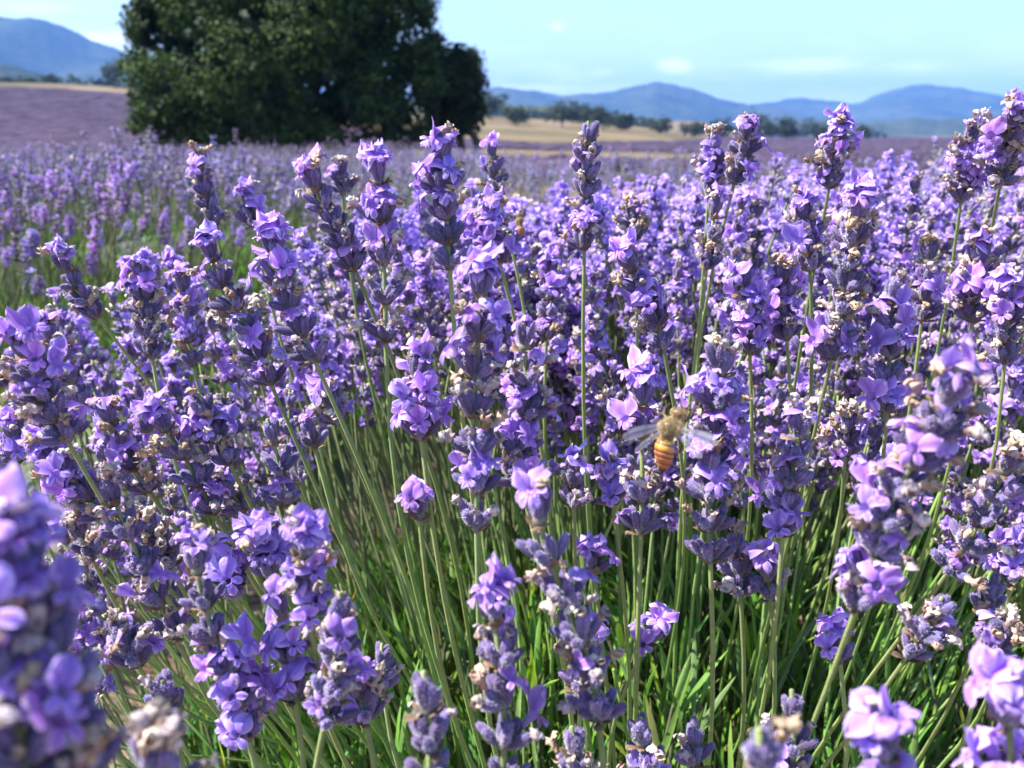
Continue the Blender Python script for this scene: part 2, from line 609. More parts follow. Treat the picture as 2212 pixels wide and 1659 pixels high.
def lavender(root, pts, states, rg, label, group=None, detail=2, scale=1.0):
    """one flower stem: thing > stalk, whorl > calyx, blossom, withered_blossom.  pts and states run foot to tip"""
    global N_FLOWERS
    N_FLOWERS += 1
    e = link('lavender_flower', None)
    e.location = root
    tag(e, label, 'lavender', group)
    O = np.asarray(root)
    ax = Axis(pts)
    st = link('stalk', mesh_of('stalk', (lambda a: Arr(a.V - O, a.T, a.C, a.M))(
        stalk_arr(O, ax.p, seg=8 if detail == 2 else 6, n=12 if detail == 2 else 8))), e)
    n = len(states)
    inner = [i for i, c in enumerate(states) if c != '-']
    for i in inner:
        c = states[i]
        room = max(ax.L - .008, ax.L * .5)
        s = room * (i + .25) / (n - .75)
        q, d = ax.at(min(s, ax.L))
        top = i == n - 1
        Rw = frames(d[None], roll=np.array([rg.uniform(0, 6.28)]))[0]
        if detail == 2:
            wh = link('whorl', COLLAR[rg.integers(0, 5)], e, mat4(Rw, q - O, scale))
            nn, pb, pw = STATE[c]
            for phi, dd in whorl_dirs(rg, nn, top):
                Rm = calyx_frame(phi, dd, rg)
                p = dd * [1, 1, .2] * 1.3e-3 + [0, 0, rg.uniform(-.6, .8) * 1e-3]
                M = mat4(Rm, p, rg.uniform(.85, 1.12))
                link('calyx', CALYX[rg.integers(0, 9)], wh, M)
                r = rg.random()
                if r < pb:
                    link('blossom', BLOSSOM[rg.integers(0, 14)], wh, mat4(Rm, p, rg.uniform(.72, 1.0)))
                elif r < pb + pw:
                    link('withered_blossom', WITHER[rg.integers(0, 14)], wh, mat4(Rm, p, rg.uniform(.9, 1.3)))
        else:
            me, spots = CROWD[c, int(top)][rg.integers(0, 4)]
            wh = link('whorl', me, e, mat4(Rw, q - O, scale))
            for Rm, p in spots:
                link('blossom', BLOSSOM[rg.integers(0, 14)], wh, mat4(Rm, p, rg.uniform(.72, 1.0)))
    return e

# ------------------------------------------------------------------ terrain
def smooth(a, b, x):
    t = np.clip((x - a) / (b - a), 0, 1)
    return t * t * (3 - 2 * t)


AZ_TAB = np.array([-90, -40, -32, -26, -21, -14, -6, 0, 4, 8, 11, 15, 25, 90.0])
EL_TAB = np.array([0, 2.4, 3.05, 3.0, 2.75, 2.2, 1.7, 1.55, 1.35, 0.95, 0.45, 0.06, 0.0, 0.0])


def ground_z(x, y):
    x, y = np.asarray(x, float), np.asarray(y, float)
    r = np.hypot(x, y)
    az = np.degrees(np.arctan2(x, np.maximum(y, 1e-6)))
    front = smooth(-5, 5, y)
    z = -0.030 * np.clip(x, 0, 8) * front
    z = z - 2.5 * smooth(8, 75, r) * front
    el = np.interp(az, AZ_TAB, EL_TAB)
    z = z + np.minimum(r, 460) * np.tan(np.radians(el)) * smooth(85, 440, r) * front
    z = z + 1.3 * np.sin(x / 61 + 1) * np.sin(y / 83) * smooth(150, 420, r)
    z = z + 0.02 * np.sin(x * 2.1) * np.sin(y * 1.7 + 1) * (1 - smooth(8, 20, r))
    return z


def build_ground():
    az = np.concatenate([np.linspace(-PI, -1.2, 24, endpoint=False), np.linspace(-1.2, 1.2, 260), np.linspace(1.2, PI, 24)[1:-1]])
    r = np.concatenate([[0.02], np.geomspace(0.3, 14, 50), np.geomspace(16, 1200, 110), np.geomspace(1500, 12000, 10)])
    A, R = np.meshgrid(az, r)
    X, Y = np.sin(A) * R, np.cos(A) * R
    a = grid(np.stack([X, Y, ground_z(X, Y)], -1), (1, 1, 1), 0, wrap=True)
    a.T = a.T[:, ::-1]
    m, t = material('dry_ground')
    geo = t.n('ShaderNodeNewGeometry')
    n1 = t.n('ShaderNodeTexNoise', ins={0: (geo, 0), 'Scale': 0.02, 'Detail': 5.0, 'Roughness': .6})
    n2 = t.n('ShaderNodeTexNoise', ins={0: (geo, 0), 'Scale': 14.0, 'Detail': 9.0, 'Roughness': .7})
    n3 = t.n('ShaderNodeTexNoise', ins={0: (geo, 0), 'Scale': 160.0, 'Detail': 4.0})
    ln = t.n('ShaderNodeVectorMath', operation='LENGTH', ins={0: (geo, 0)})
    soil = t.ramp(n2, [(.3, (.12, .07, .045)), (.5, (.23, .15, .10)), (.7, (.36, .26, .19))])
    grass = t.ramp(n1, [(.35, (.085, .085, .04)), (.5, (.165, .125, .07)), (.65, (.23, .175, .11))])
    far = t.n('ShaderNodeMapRange', ins={0: (ln, 1), 1: 22.0, 2: 60.0})
    c = t.mix(far, soil, grass)
    c = t.mix(0.35, c, t.mix(1.0, c, n3, 'MULTIPLY'))
    bp = t.n('ShaderNodeBump', ins={'Strength': .8, 'Distance': .01, 'Height': n2})
    pr = t.n('ShaderNodeBsdfPrincipled', ins={'Base Color': c, 'Roughness': .95, 'Normal': bp, 'Specular IOR Level': .1})
    t.n('ShaderNodeOutputMaterial', ins={0: pr})
    tag(link('ground', mesh_of('ground', a, [m])), kind='structure')


build_ground()

# rows run away to the right; n is the distance across them, s along them
U = np.array([0.575, 0.818])
NV = np.array([-0.818, 0.575])
ROW, FIRST = 1.55, 0.15          # spacing and centre line of the nearest row


def uv_to_xy(s, n):
    return s * U[0] + n * NV[0], s * U[1] + n * NV[1]


# ------------------------------------------------------------------ distant mountains
def mountain_mat(name, c0, c1):
    m, t = material(name)
    geo = t.n('ShaderNodeNewGeometry')
    n1 = t.n('ShaderNodeTexNoise', ins={0: (geo, 0), 'Scale': .004, 'Detail': 8.0, 'Roughness': .65})
    n2 = t.n('ShaderNodeTexNoise', ins={0: (geo, 0), 'Scale': .05, 'Detail': 3.0})
    f = t.math('ADD', t.math('MULTIPLY', n1, .7), t.math('MULTIPLY', n2, .3))
    c = t.ramp(f, [(.38, c0), (.62, c1)])
    pr = t.n('ShaderNodeBsdfPrincipled', ins={'Base Color': c, 'Roughness': 1.0, 'Specular IOR Level': .0})
    t.n('ShaderNodeOutputMaterial', ins={0: pr})
    return m


M_FOREST = mountain_mat('forested_slope', (.012, .022, .012), (.075, .085, .045))
M_SCRUB = mountain_mat('wooded_rise', (.025, .04, .018), (.10, .11, .05))


def ridge(name, D, prof, depth, mat, rough=.06, seed=0, label=None, base=-40.0, n=260):
    """hill whose skyline runs through the given directions at distance D, with spurs and a far side"""
    rg = np.random.default_rng(seed)
    px = np.array([p[0] for p in prof], float)
    py = np.array([p[1] for p in prof], float)
    xs = np.linspace(px[0], px[-1], n)
    k = np.exp(-np.linspace(-2, 2, 9) ** 2)
    ys = np.interp(xs, px, py)
    ys = np.convolve(np.pad(ys, 4, mode='edge'), k / k.sum(), 'valid')
    ys = ys + sum(a * np.sin(xs / l_ + rg.uniform(0, 6)) for a, l_ in ((2.2, 31), (1.3, 13.7), (.7, 6.1), (.35, 2.9)))
    dirs = np.stack([ray(x, y) for x, y in zip(xs, ys)])
    top = CAM + dirs * (D / dirs[:, 1:2])
    H = top[:, 2] - base
    nv = 30
    v = np.linspace(0, 1.6, nv)[:, None]
    prof_v = np.where(v <= 1, np.sin(np.clip(v, 0, 1) * PI / 2) ** 1.3, np.cos((v - 1) / .6 * PI / 2) ** .8)
    Y = D - depth * (1 - v) + 0 * top[:, 0][None]
    X = top[:, 0][None] * (Y / D)
    spur = sum(a * np.sin(X / D * f_ + p + v * q) for a, f_, p, q in
               [(rg.uniform(.5, 1), rg.uniform(12, 60), rg.uniform(0, 6), rg.uniform(-5, 5)) for _ in range(7)])
    fade = np.clip(v, 0, 1) * np.clip(1 - v, 0, 1) ** 1.6 * 3.2
    Z = base + H[None] * (prof_v + rough * spur * fade)
    a = grid(np.stack([X, Y, Z], -1), (1, 1, 1), 0)
    tag(link(name, mesh_of(name, a, [mat])), label, kind='structure')


ridge('mountain', 5200, [(900, 215), (1050, 190), (1120, 196), (1200, 207), (1270, 205), (1330, 200), (1370, 184), (1415, 177), (1460, 184), (1510, 200),
                         (1570, 217), (1620, 228), (1700, 240), (1800, 262), (1950, 290), (2100, 300)], 1900, M_FOREST, 1.0e-1, 3)
ridge('mountain', 6200, [(1000, 262), (1200, 258), (1500, 240), (1620, 226), (1700, 215), (1760, 217), (1850, 222), (1880, 211), (1930, 195), (1965, 189),
                         (2010, 181), (2080, 190), (2150, 209), (2215, 221), (2400, 232), (2700, 250)], 2000, M_FOREST, 1.0e-1, 5)
ridge('mountain', 8200, [(300, 130), (500, 170), (800, 200), (1000, 190), (1080, 188), (1160, 200), (1300, 212), (1600, 240)], 1200, M_FOREST, .04, 9)
ridge('mountain', 4600, [(-900, 60), (-500, 30), (-200, 25), (0, 42), (60, 50), (120, 62), (180, 82), (240, 104), (290, 128), (400, 165), (520, 190),
                         (700, 225), (900, 260)], 2000, M_FOREST, .08, 12)
ridge('mountain', 1900, [(-700, 90), (-300, 120), (0, 137), (60, 152), (130, 168), (200, 182), (300, 196), (420, 215), (600, 260)], 600, M_FOREST, .08, 14)
ridge('mountain', 2700, [(1500, 292), (1640, 268), (1750, 258), (1880, 262), (1980, 258), (2212, 250), (2600, 240)], 700, M_FOREST, .04, 15)
ridge('wooded_hill', 1150, [(880, 215), (960, 215), (1050, 217), (1120, 226), (1200, 233), (1280, 242), (1360, 256), (1430, 268), (1500, 282), (1560, 294)],
      260, M_SCRUB, .05, 16, base=-8.0)
ridge('dry_hill', 900, [(1380, 285), (1420, 268), (1470, 258), (1520, 266), (1570, 282), (1640, 292)], 200,
      mountain_mat('bare_hill', (.12, .10, .065), (.21, .165, .12)), .03, 17, base=-6.0)


# ------------------------------------------------------------------ trees
def leaf_cards(P, N, size, rg, dark, light, jitter=.5):
    n = len(P)
    Z = N + rg.normal(0, jitter, (n, 3))
    R = frames(Z, hint=rg.normal(0, 1, (n, 3)))
    t1 = Arr([[-.5, 0, 0], [0, -.32, .05], [.5, 0, 0], [0, .32, .05]], [[0, 1, 2], [0, 2, 3]], [[1, 1, 1]] * 4, [0, 0])
    k = rg.random((n, 1)) ** 1.5
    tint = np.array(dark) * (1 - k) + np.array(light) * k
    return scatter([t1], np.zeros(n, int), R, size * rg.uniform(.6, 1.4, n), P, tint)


def crown_points(blobs, n, rg, sprig=18, spread=.35, shell=.55):
    """leaf positions gathered in sprigs spread through the outer part of overlapping blobs"""
    b = np.array(blobs, float)
    wgt = (b[:, 3] * b[:, 4]) ** 1.0
    k = rg.choice(len(b), n // sprig, p=wgt / wgt.sum())
    d = rg.normal(0, 1, (len(k), 3)); d /= np.linalg.norm(d, axis=1, keepdims=True)
    rr = rg.uniform(shell, 1.08, (len(k), 1)) + rg.normal(0, .04, (len(k), 1))
    rad = np.stack([b[k, 3], b[k, 3], b[k, 4]], -1)
    lump = 1 + .13 * np.sin(d[:, :1] * 7 + k[:, None]) * np.sin(d[:, 2:] * 6 + k[:, None] * 2)
    c = b[k, :3] + d * rr * rad * lump
    P = np.repeat(c, sprig, 0) + rg.normal(0, spread, (len(c) * sprig, 3)) * [1, 1, .75]
    N = np.repeat(d + [0, 0, .4], sprig, 0)
    return P, N


def sub_blobs(blobs, rg, per=11, size=(.26, .46)):
    out = []
    for b in blobs:
        for _ in range(per):
            d = rg.normal(0, 1, 3); d /= np.linalg.norm(d)
            k = rg.uniform(*size)
            out.append((b[0] + d[0] * b[3] * .80, b[1] + d[1] * b[3] * .80, b[2] + d[2] * b[4] * .80, b[3] * k, b[4] * k * .9))
    return out


def limb(p0, p1, r0, r1, rg, n=7, col=(.10, .08, .06)):
    t = np.linspace(0, 1, n)[:, None]
    p = np.asarray(p0) * (1 - t) + np.asarray(p1) * t
    p[1:-1] += rg.normal(0, np.linalg.norm(np.asarray(p1) - p0) * .035, (n - 2, 3))
    return tube(p, np.linspace(r0, r1, n), 7, col, 0)


def make_tree(name, label, category, base, blobs, n_leaf, leaf, rg, dark, light, trunk_r, group=None, trunks=None, sprig=18, spread=.35, shell=.5, inner=0):
    e = link(name, None); e.location = base
    tag(e, label, category, group)
    b = np.array(blobs, float)
    parts = []
    for (x, y) in (trunks or [(0, 0)]):
        top = b[:, :3].mean(0) * [.6, .6, .9] + [x * .8, y * .8, 0]
        parts.append(limb([x, y, -.3], top, trunk_r, trunk_r * .45, rg))
        for q in b:
            parts.append(limb(top * .55 + np.array([x, y, 0]) * .45, q[:3], trunk_r * .4, trunk_r * .1, rg))
    link('trunk', mesh_of('trunk', cat(parts), [M_BARK]), e)
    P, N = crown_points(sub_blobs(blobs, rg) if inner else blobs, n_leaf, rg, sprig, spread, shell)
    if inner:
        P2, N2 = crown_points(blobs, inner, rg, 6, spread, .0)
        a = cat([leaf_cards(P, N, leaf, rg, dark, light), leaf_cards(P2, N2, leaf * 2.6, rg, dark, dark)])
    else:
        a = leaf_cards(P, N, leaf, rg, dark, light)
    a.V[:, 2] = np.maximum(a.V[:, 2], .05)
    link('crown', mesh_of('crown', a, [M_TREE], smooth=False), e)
    return e


rt = np.random.default_rng(21)
D0 = 42.0


def tree_base(px, D):
    d = ray(px, 300)
    x, y = d[0] * D / d[1], D
    return np.array([x, y, float(ground_z(x, y))])


def blobs_px(base, items, D):
    out = []
    for (px, py, rpx, rpy, dy) in items:
        d = ray(px, py)
        p = CAM + d * ((D + dy) / d[1])
        k = (D + dy) / F
        out.append((*(p - base), rpx * k, rpy * k))
    return out


b0 = tree_base(640, D0)
big = blobs_px(b0, [(640, 130, 210, 170, 0), (400, 80, 108, 130, -1.0), (385, 205, 105, 85, -2.5), (345, 262, 66, 52, -2.5), (322, 150, 45, 60, -1.5), (330, 40, 48, 70, -1), (305, 90, 16, 20, -1), (298, 30, 12, 16, -1), (300, 215, 18, 22, -2), (905, 20, 40, 40, 0), (925, 90, 18, 30, 0), (890, 130, 40, 40, 0),
                    (480, 250, 80, 70, -3.0), (560, 60, 110, 110, -2.0), (590, 215, 85, 90, -3.2), (720, 40, 120, 110, -1), (840, 60, 90, 110, 0),
                    (840, 180, 95, 90, -.5), (730, 230, 110, 80, -1.5), (860, 250, 80, 58, 0), (640, -120, 230, 160, 1), (430, -60, 110, 100, 0),
                    (820, -90, 110, 110, 1), (500, 290, 60, 35, -3.0), (620, 285, 90, 40, -2), (400, 20, 85, 60, 0)], D0)
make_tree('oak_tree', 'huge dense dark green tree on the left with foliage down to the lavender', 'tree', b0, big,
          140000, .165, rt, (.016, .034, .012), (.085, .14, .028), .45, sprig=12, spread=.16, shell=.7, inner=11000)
b1 = tree_base(985, D0 + 3)
small = blobs_px(b1, [(965, 150, 65, 62, 0), (1000, 190, 42, 75, 0), (950, 220, 48, 70, 1), (1018, 230, 24, 52, .5), (930, 110, 30, 30, .5), (985, 265, 26, 30, 0)], D0 + 3)
make_tree('oak_tree', 'lower rounded dark tree joined to the right side of the huge tree', 'tree', b1, small,
          30000, .15, rt, (.020, .034, .012), (.06, .095, .025), .28, trunks=[(-1.1, 0), (.2, .3), (1.0, 0)], sprig=12, spread=.15, shell=.6, inner=2600)

FARTREES = [  # x, top y, bottom y, half width, distance, label
    (262, 145, 188, 26, 380, 'small dark tree on the skyline touching the left side of the huge tree'),
    (28, 178, 196, 16, 430, 'low shrub on the tan ridge at the far left edge'),
    (78, 182, 198, 18, 430, 'low round bush on the tan ridge below the left mountain'),
    (125, 176, 192, 14, 430, 'small bush on the tan ridge, third bush from the left edge'),
    (1060, 205, 262, 28, 390, 'dark tree on the dry slope just right of the huge tree'),
    (1117, 238, 286, 23, 330, 'round olive tree standing alone on the tan field right of the huge tree'),
    (1212, 226, 286, 34, 340, 'broad grey green tree in the middle of the tan field'),
    (1262, 234, 278, 22, 400, 'dark narrow tree behind the gap between the two broad trees on the tan field'),
    (1305, 236, 284, 30, 345, 'grey green tree on the tan field directly right of the tall withered lavender tip'),
    (1345, 252, 284, 16, 360, 'small bush tree at the right end of the tan field trees'),
    (1425, 262, 288, 26, 400, 'low dark bush in front of the pale bare hill'),
    (1500, 266, 288, 30, 420, 'wide low bush at the foot of the bare hill'),
    (1560, 262, 290, 22, 420, 'small tree beside the pale violet lavender tip under the middle mountains'),
    (1650, 250, 288, 34, 400, 'bushy tree on the far field below the saddle between the mountains'),
    (1700, 258, 290, 22, 410, 'smaller bush attached to the right of the bushy tree under the saddle'),
    (1765, 262, 290, 34, 450, 'low dark hedge tree left of the lavender tip that stands against the right mountain'),
    (1860, 272, 291, 22, 470, 'flat little bush at the edge of the far lavender on the right'),
]
for i, (px, yt, yb, hw, D, lab) in enumerate(FARTREES):
    base = tree_base(px, D)
    k = D / F
    zc_top = CAM[2] + (291 - yt) * k - base[2]
    R_ = hw * k
    hh = max(zc_top, 3.0)
    hh *= 1.12
    bl = [(rt.uniform(-1, 1) * R_, rt.uniform(-.4, .4) * R_, hh * rt.uniform(.35, .9), R_ * rt.uniform(.2, .45), hh * rt.uniform(.1, .22)) for _ in range(7)]
    bl += [(rt.uniform(-.3, .3) * R_, rt.uniform(-.3, .3) * R_, hh - R_ * .55, R_ * .6, min(R_, hh) * .5),
          (-R_ * .5, 0, hh * .5, R_ * .55, hh * .34), (R_ * .5, .2 * R_, hh * .48, R_ * .55, hh * .32), (0, -.4 * R_, hh * .42, R_ * .6, hh * .34)]
    make_tree('field_tree', lab, 'tree', base, bl, 2200, .7, rt, (.022, .034, .016), (.09, .10, .05), .3, group='trees on the far fields',
              sprig=10, spread=.55, shell=.4)

def woodland():
    rg = np.random.default_rng(66)
    out = []
    for (x0, x1, D, y0, y1, n) in ((1040, 1520, 1020, 232, 282, 130), (1480, 1900, 900, 280, 288, 70), (-100, 280, 500, 180, 186, 26), (1045, 1420, 620, 246, 268, 46)):
        for _ in range(n):
            px = rg.uniform(x0, x1)
            k = (px - x0) / (x1 - x0)
            Dd = D * rg.uniform(.92, 1.08)
            p = at(px, y0 + (y1 - y0) * k + rg.uniform(-1, 5), Dd)
            r_ = rg.uniform(3, 8)
            P, N = crown_points([(p[0] + rg.normal(0, 3), p[1], p[2] + rg.uniform(-1, 2), r_, r_ * .7), (p[0] + rg.normal(0, 4), p[1], p[2] - 2, r_ * 1.2, r_ * .6)], 130, rg, 6, .8, .5)
            out.append(leaf_cards(P, N, 2.0, rg, (.018, .028, .014), (.06, .07, .035)))
    tag(link('far_woodland', mesh_of('far_woodland', cat(out), [M_TREE], smooth=False)), 'dark line of far woodland at the foot of the mountains', kind='stuff')


woodland()

# ------------------------------------------------------------------ far lavender rows (real ridges, past the crest of the near field)
M_FAR = (lambda mt: mt)(None)


def far_mat():
    m, t = material('far_lavender')
    at_ = t.n('ShaderNodeAttribute', attribute_name='Col')
    geo = t.n('ShaderNodeNewGeometry')
    n1 = t.n('ShaderNodeTexNoise', ins={0: (geo, 0), 'Scale': 5.0, 'Detail': 6.0, 'Roughness': .7})
    c = t.mix(1.0, (at_, 0), t.ramp(n1, [(.3, (.55, .6, .45)), (.5, (.95, .95, .95)), (.7, (1.35, 1.25, 1.45))]), 'MULTIPLY')
    pr = t.n('ShaderNodeBsdfPrincipled', ins={'Base Color': c, 'Roughness': .9, 'Specular IOR Level': .05})
    t.n('ShaderNodeOutputMaterial', ins={0: pr})
    return m


def far_rows():
    rg = np.random.default_rng(4)
    out = []
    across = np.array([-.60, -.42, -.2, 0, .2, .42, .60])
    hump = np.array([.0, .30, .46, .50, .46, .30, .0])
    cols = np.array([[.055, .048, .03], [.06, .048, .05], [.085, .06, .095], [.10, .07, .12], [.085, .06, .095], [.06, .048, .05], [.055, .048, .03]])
    for k in range(-330, 330):
        n0 = FIRST + k * ROW
        s = np.concatenate([np.arange(-120, 150, 2.5), np.geomspace(150, 1350, 130)])
        x0, y0 = uv_to_xy(s, n0)
        r = np.hypot(x0, y0)
        az = np.degrees(np.arctan2(x0, np.maximum(y0, 1e-3)))
        lim = np.interp(az, [-40, -20, -5, 3, 9, 12, 15, 25, 40], [400, 372, 230, 200, 240, 420, 1250, 1250, 1250])
        strip = (az > -6) & (az < 11) & (r > 128) & (r < 165)                  # grassy track
        ok = (y0 > 8) & (r > np.where(az > -9, 13, 18)) & (r < lim) & (np.abs(az) < 37) & ~strip
        # the tree's own yard
        ok &= ~((y0 > D0 - 7) & (y0 < D0 + 9) & (x0 > b0[0] - 9) & (x0 < b1[0] + 5))
        step = 1 if True else 2
        runs = np.split(np.arange(len(s)), np.nonzero(np.diff(ok.astype(int)))[0] + 1)
        for run in runs:
            if not ok[run[0]] or len(run) < 3:
                continue
            ss = s[run]
            jit = rg.uniform(.72, 1.2, (len(ss), 1))
            nn = n0 + across[None] * (.95 + .2 * (jit - 1)) + rg.normal(0, .04, (len(ss), 7))
            X, Y = uv_to_xy(ss[:, None], nn)
            taper = np.clip(np.minimum(np.arange(len(ss)), np.arange(len(ss))[::-1]) / 2, 0, 1)[:, None]
            Z = ground_z(X, Y) + hump[None] * taper * jit + rg.normal(0, .035, X.shape)
            Z[:, [0, -1]] = ground_z(X, Y)[:, [0, -1]] - .02
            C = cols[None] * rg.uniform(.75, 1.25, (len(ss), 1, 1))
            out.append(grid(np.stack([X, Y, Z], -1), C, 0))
    a = cat(out)
    print('far rows tris', len(a.T))
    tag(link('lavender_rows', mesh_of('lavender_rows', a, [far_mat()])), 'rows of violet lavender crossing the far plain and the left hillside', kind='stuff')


far_rows()


# ------------------------------------------------------------------ near field
def row_of(x, y):
    n = x * NV[0] + y * NV[1]
    k = np.round((n - FIRST) / ROW)
    return n - FIRST - k * ROW, k


def near_limit(x, y):
    az = np.degrees(np.arctan2(x, y))
    return np.interp(az, [-9, -1, 12, 30], [19, 6.2, 5.2, 4.6])


def row_base(kind_name='x'):
    """brown green body of the near rows below the flowers"""
    rg = np.random.default_rng(8)
    out = []
    for k in range(-9, 16):
        n0 = FIRST + k * ROW
        s = np.arange(-6 if k else 1.4, 19, .16)
        across = np.array([-.44, -.36, -.2, 0, .2, .36, .44])
        hump = np.array([-.02, .16, .30, .34, .30, .16, -.02])
        X, Y = uv_to_xy(s[:, None], n0 + across[None] + rg.normal(0, .02, (len(s), 7)))
        keep = (Y[:, 3] > .9) & (np.abs(X[:, 3]) < Y[:, 3] * .85) & (np.hypot(X[:, 3], Y[:, 3]) < near_limit(X[:, 3], np.maximum(Y[:, 3], .01)) - .5)
        idx = np.nonzero(keep)[0]
        if len(idx) < 3:
            continue
        X, Y = X[idx], Y[idx]
        taper = np.clip(np.minimum(np.arange(len(idx)), np.arange(len(idx))[::-1]) / 3, 0, 1)[:, None]
        Z = ground_z(X, Y) + hump * taper * rg.uniform(.8, 1.1, (len(idx), 1)) + rg.normal(0, .02, X.shape)
        out.append(grid(np.stack([X, Y, Z], -1), np.array([.055, .07, .03]) * rg.uniform(.6, 1.3, X.shape + (1,)), 4))
    tag(link('shrub_foliage', mesh_of('shrub_foliage', cat(out))), 'dense grey green body of the lavender rows under the flowers', kind='stuff')


row_base()


def cheap_calyx(rg):
    R_, L = 1.45e-3, CAL_L * rg.uniform(.95, 1.15)
    th = np.arange(4) / 4 * 2 * PI + rg.uniform(0, 1)
    V = [[0, 0, 0]] + [[math.cos(t) * R_, math.sin(t) * R_, L * .5] for t in th] + [[0, 0, L]]
    T = [[0, 2 + (i % 4) - (4 if i % 4 == 3 else 0), 1 + i] for i in range(4)] + [[1 + i, 1 + (i + 1) % 4, 5] for i in range(4)]
    T[:4] = [[0, 1 + (i + 1) % 4, 1 + i] for i in range(4)]
    C = [[.20, .19, .18]] + [[.12, .085, .18]] * 4 + [[.22, .18, .34]]
    return Arr(V, T, C, [1] * 8)


def cheap_blossom(rg):
    z0 = CAL_L * 1.25
    parts = []
    for ang, ln, wd, fl in ((PI / 2 + .5, 6.2, 5.4, .8), (PI / 2 - .5, 6.2, 5.4, .7), (-PI / 2 - 1, 3.8, 3.2, .2), (-PI / 2, 3.8, 3.2, .1), (-PI / 2 + 1, 3.8, 3.2, .3)):
        fl += rg.uniform(-.3, .3); ang += rg.uniform(-.2, .2)
        r = np.array([math.cos(ang), math.sin(ang), 0]); l = np.array([-r[1], r[0], 0]); u = np.array([0, 0, 1.0])
        ax = r * math.cos(fl) + u * math.sin(fl)
        b, m, e = r * 1e-3 + u * z0, r * 1e-3 + u * z0 + ax * ln * .6e-3, r * 1e-3 + u * z0 + ax * ln * 1e-3 - u * 1e-3
        w_ = wd * .5e-3
        if ln > 5:
            V = [b, m - l * w_, m + l * w_, e - l * w_ * .5, e + l * w_ * .5]; T = [[0, 2, 1], [1, 2, 4], [1, 4, 3]]
        else:
            V = [b, m - l * w_, m + l * w_, e]; T = [[0, 2, 1], [1, 2, 3]]
        C = [[.30, .16, .60]] + [[.44, .27, .76]] * 2 + [[.62, .48, .84]] * (len(V) - 3)
        parts.append(Arr(V, T, C, [2] * len(T)))
    V = [[-.9e-3, 0, z0 - 4e-3], [.9e-3, 0, z0 - 4e-3], [0, 1.4e-3, z0 + .6e-3], [0, -1.4e-3, z0 + .6e-3]]
    parts.append(Arr(V, [[0, 1, 2], [1, 0, 3]], [[.48, .36, .72]] * 4, [2, 2]))
    return cat(parts)


def cheap_wither(rg):
    k = rg.uniform(.7, 1.2)
    c = np.array([[.62, .50, .40], [.50, .36, .26], [.68, .60, .52]][rg.integers(0, 3)])
    V = np.array([[-1, -.6, -.4], [1, -.5, .1], [.1, 1.1, 0], [rg.uniform(-.8, .8), rg.uniform(-.8, .8), 2.2]]) * 1e-3 * k + [0, 0, CAL_L]
    return Arr(V, [[0, 1, 3], [1, 2, 3], [2, 0, 3], [0, 2, 1]], c * rg.uniform(.7, 1.15, (4, 1)), [3] * 4)


calyx_ch = [cheap_calyx(rg) for _ in range(5)]
blossom_ch = [cheap_blossom(rg) for _ in range(8)]
wither_ch = [cheap_wither(rg) for _ in range(8)]


def spike_template(rg, lod):
    """whole spike with a piece of stalk, tip at the origin, hanging down -Z"""
    parts = []
    nW = rg.integers(4, 6) if lod == 0 else (4 if lod == 1 else 3)
    Ls = rg.uniform(.030, .052)
    bloom = rg.choice([.12, .32, .6], p=[.42, .40, .18])
    for i in range(nW):
        z = -Ls * (i + .35) / nW
        if lod == 0:
            for phi, d in whorl_dirs(rg, 7, i == 0):
                Rm = calyx_frame(phi, d, rg)
                p = d * 1.2e-3 + [0, 0, z]
                parts.append(moved(calyx_ch[rg.integers(0, 5)], Rm, 1.05, p))
                r = rg.random()
                if r < bloom:
                    parts.append(moved(blossom_ch[rg.integers(0, 8)], Rm, rg.uniform(.8, 1.1), p))
                elif r < bloom + .38:
                    parts.append(moved(wither_ch[rg.integers(0, 8)], Rm, 1.15, p))
        else:
            m = 8 if lod == 1 else 4
            for j in range(m):
                phi = rg.uniform(0, 6.28)
                d = np.array([math.cos(phi), math.sin(phi), rg.uniform(.2, 1.3)]); d /= np.linalg.norm(d)
                c = [0, 0, z] + d * rg.uniform(4, 9) * 1e-3
                sz = rg.uniform(3.2, 5.5) * 1e-3 * (1 if lod == 1 else 1.8)
                R = frames((d + rg.normal(0, .5, 3))[None], hint=rg.normal(0, 1, (1, 3)))[0]
                u = rg.random()
                col, mt = ((.44, .31, .70), 2) if u < bloom * .75 + .08 else (((.17, .13, .28), 1) if u < .85 else ((.55, .45, .38), 3))
                col = np.array(col) * rg.uniform(.75, 1.2)
                if mt == 2:
                    q = Arr([[-.6, -.5, 0], [.6, -.5, .1], [.5, .5, 0], [-.5, .6, .15]], [[0, 1, 2], [0, 2, 3]], [col] * 4, [mt] * 2)
                else:
                    q = Arr([[-.3, 0, -.8], [.3, -.1, -.8], [0, .35, -.8], [0, 0, .9]], [[0, 1, 3], [1, 2, 3], [2, 0, 3]], [col] * 4, [mt] * 3)
                parts.append(moved(q, R, sz, c))
    seg = 4 if lod == 0 else 3
    h = .26 if lod == 0 else .12
    parts.append(tube(np.array([[0, 0, -h], [0, 0, -Ls * .5], [0, 0, -.003]]), [1.1e-3, 1e-3, .7e-3], seg, (.16, .20, .085), 0, cap=False))
    return cat(parts)


def surface_tip(x, y, off, rg, n):
    """height of flower tips over the ground: dome across a row"""
    dome = 0.632 - 0.04 * smooth(1.5, 6, y) - 0.62 * np.clip(np.abs(off) / .70, 0, 1.2) ** 3.4 * .45
    return ground_z(x, y) + dome + rg.normal(0, .022, n) + .03 * np.sin(x * 5.3 + y * 3.1)


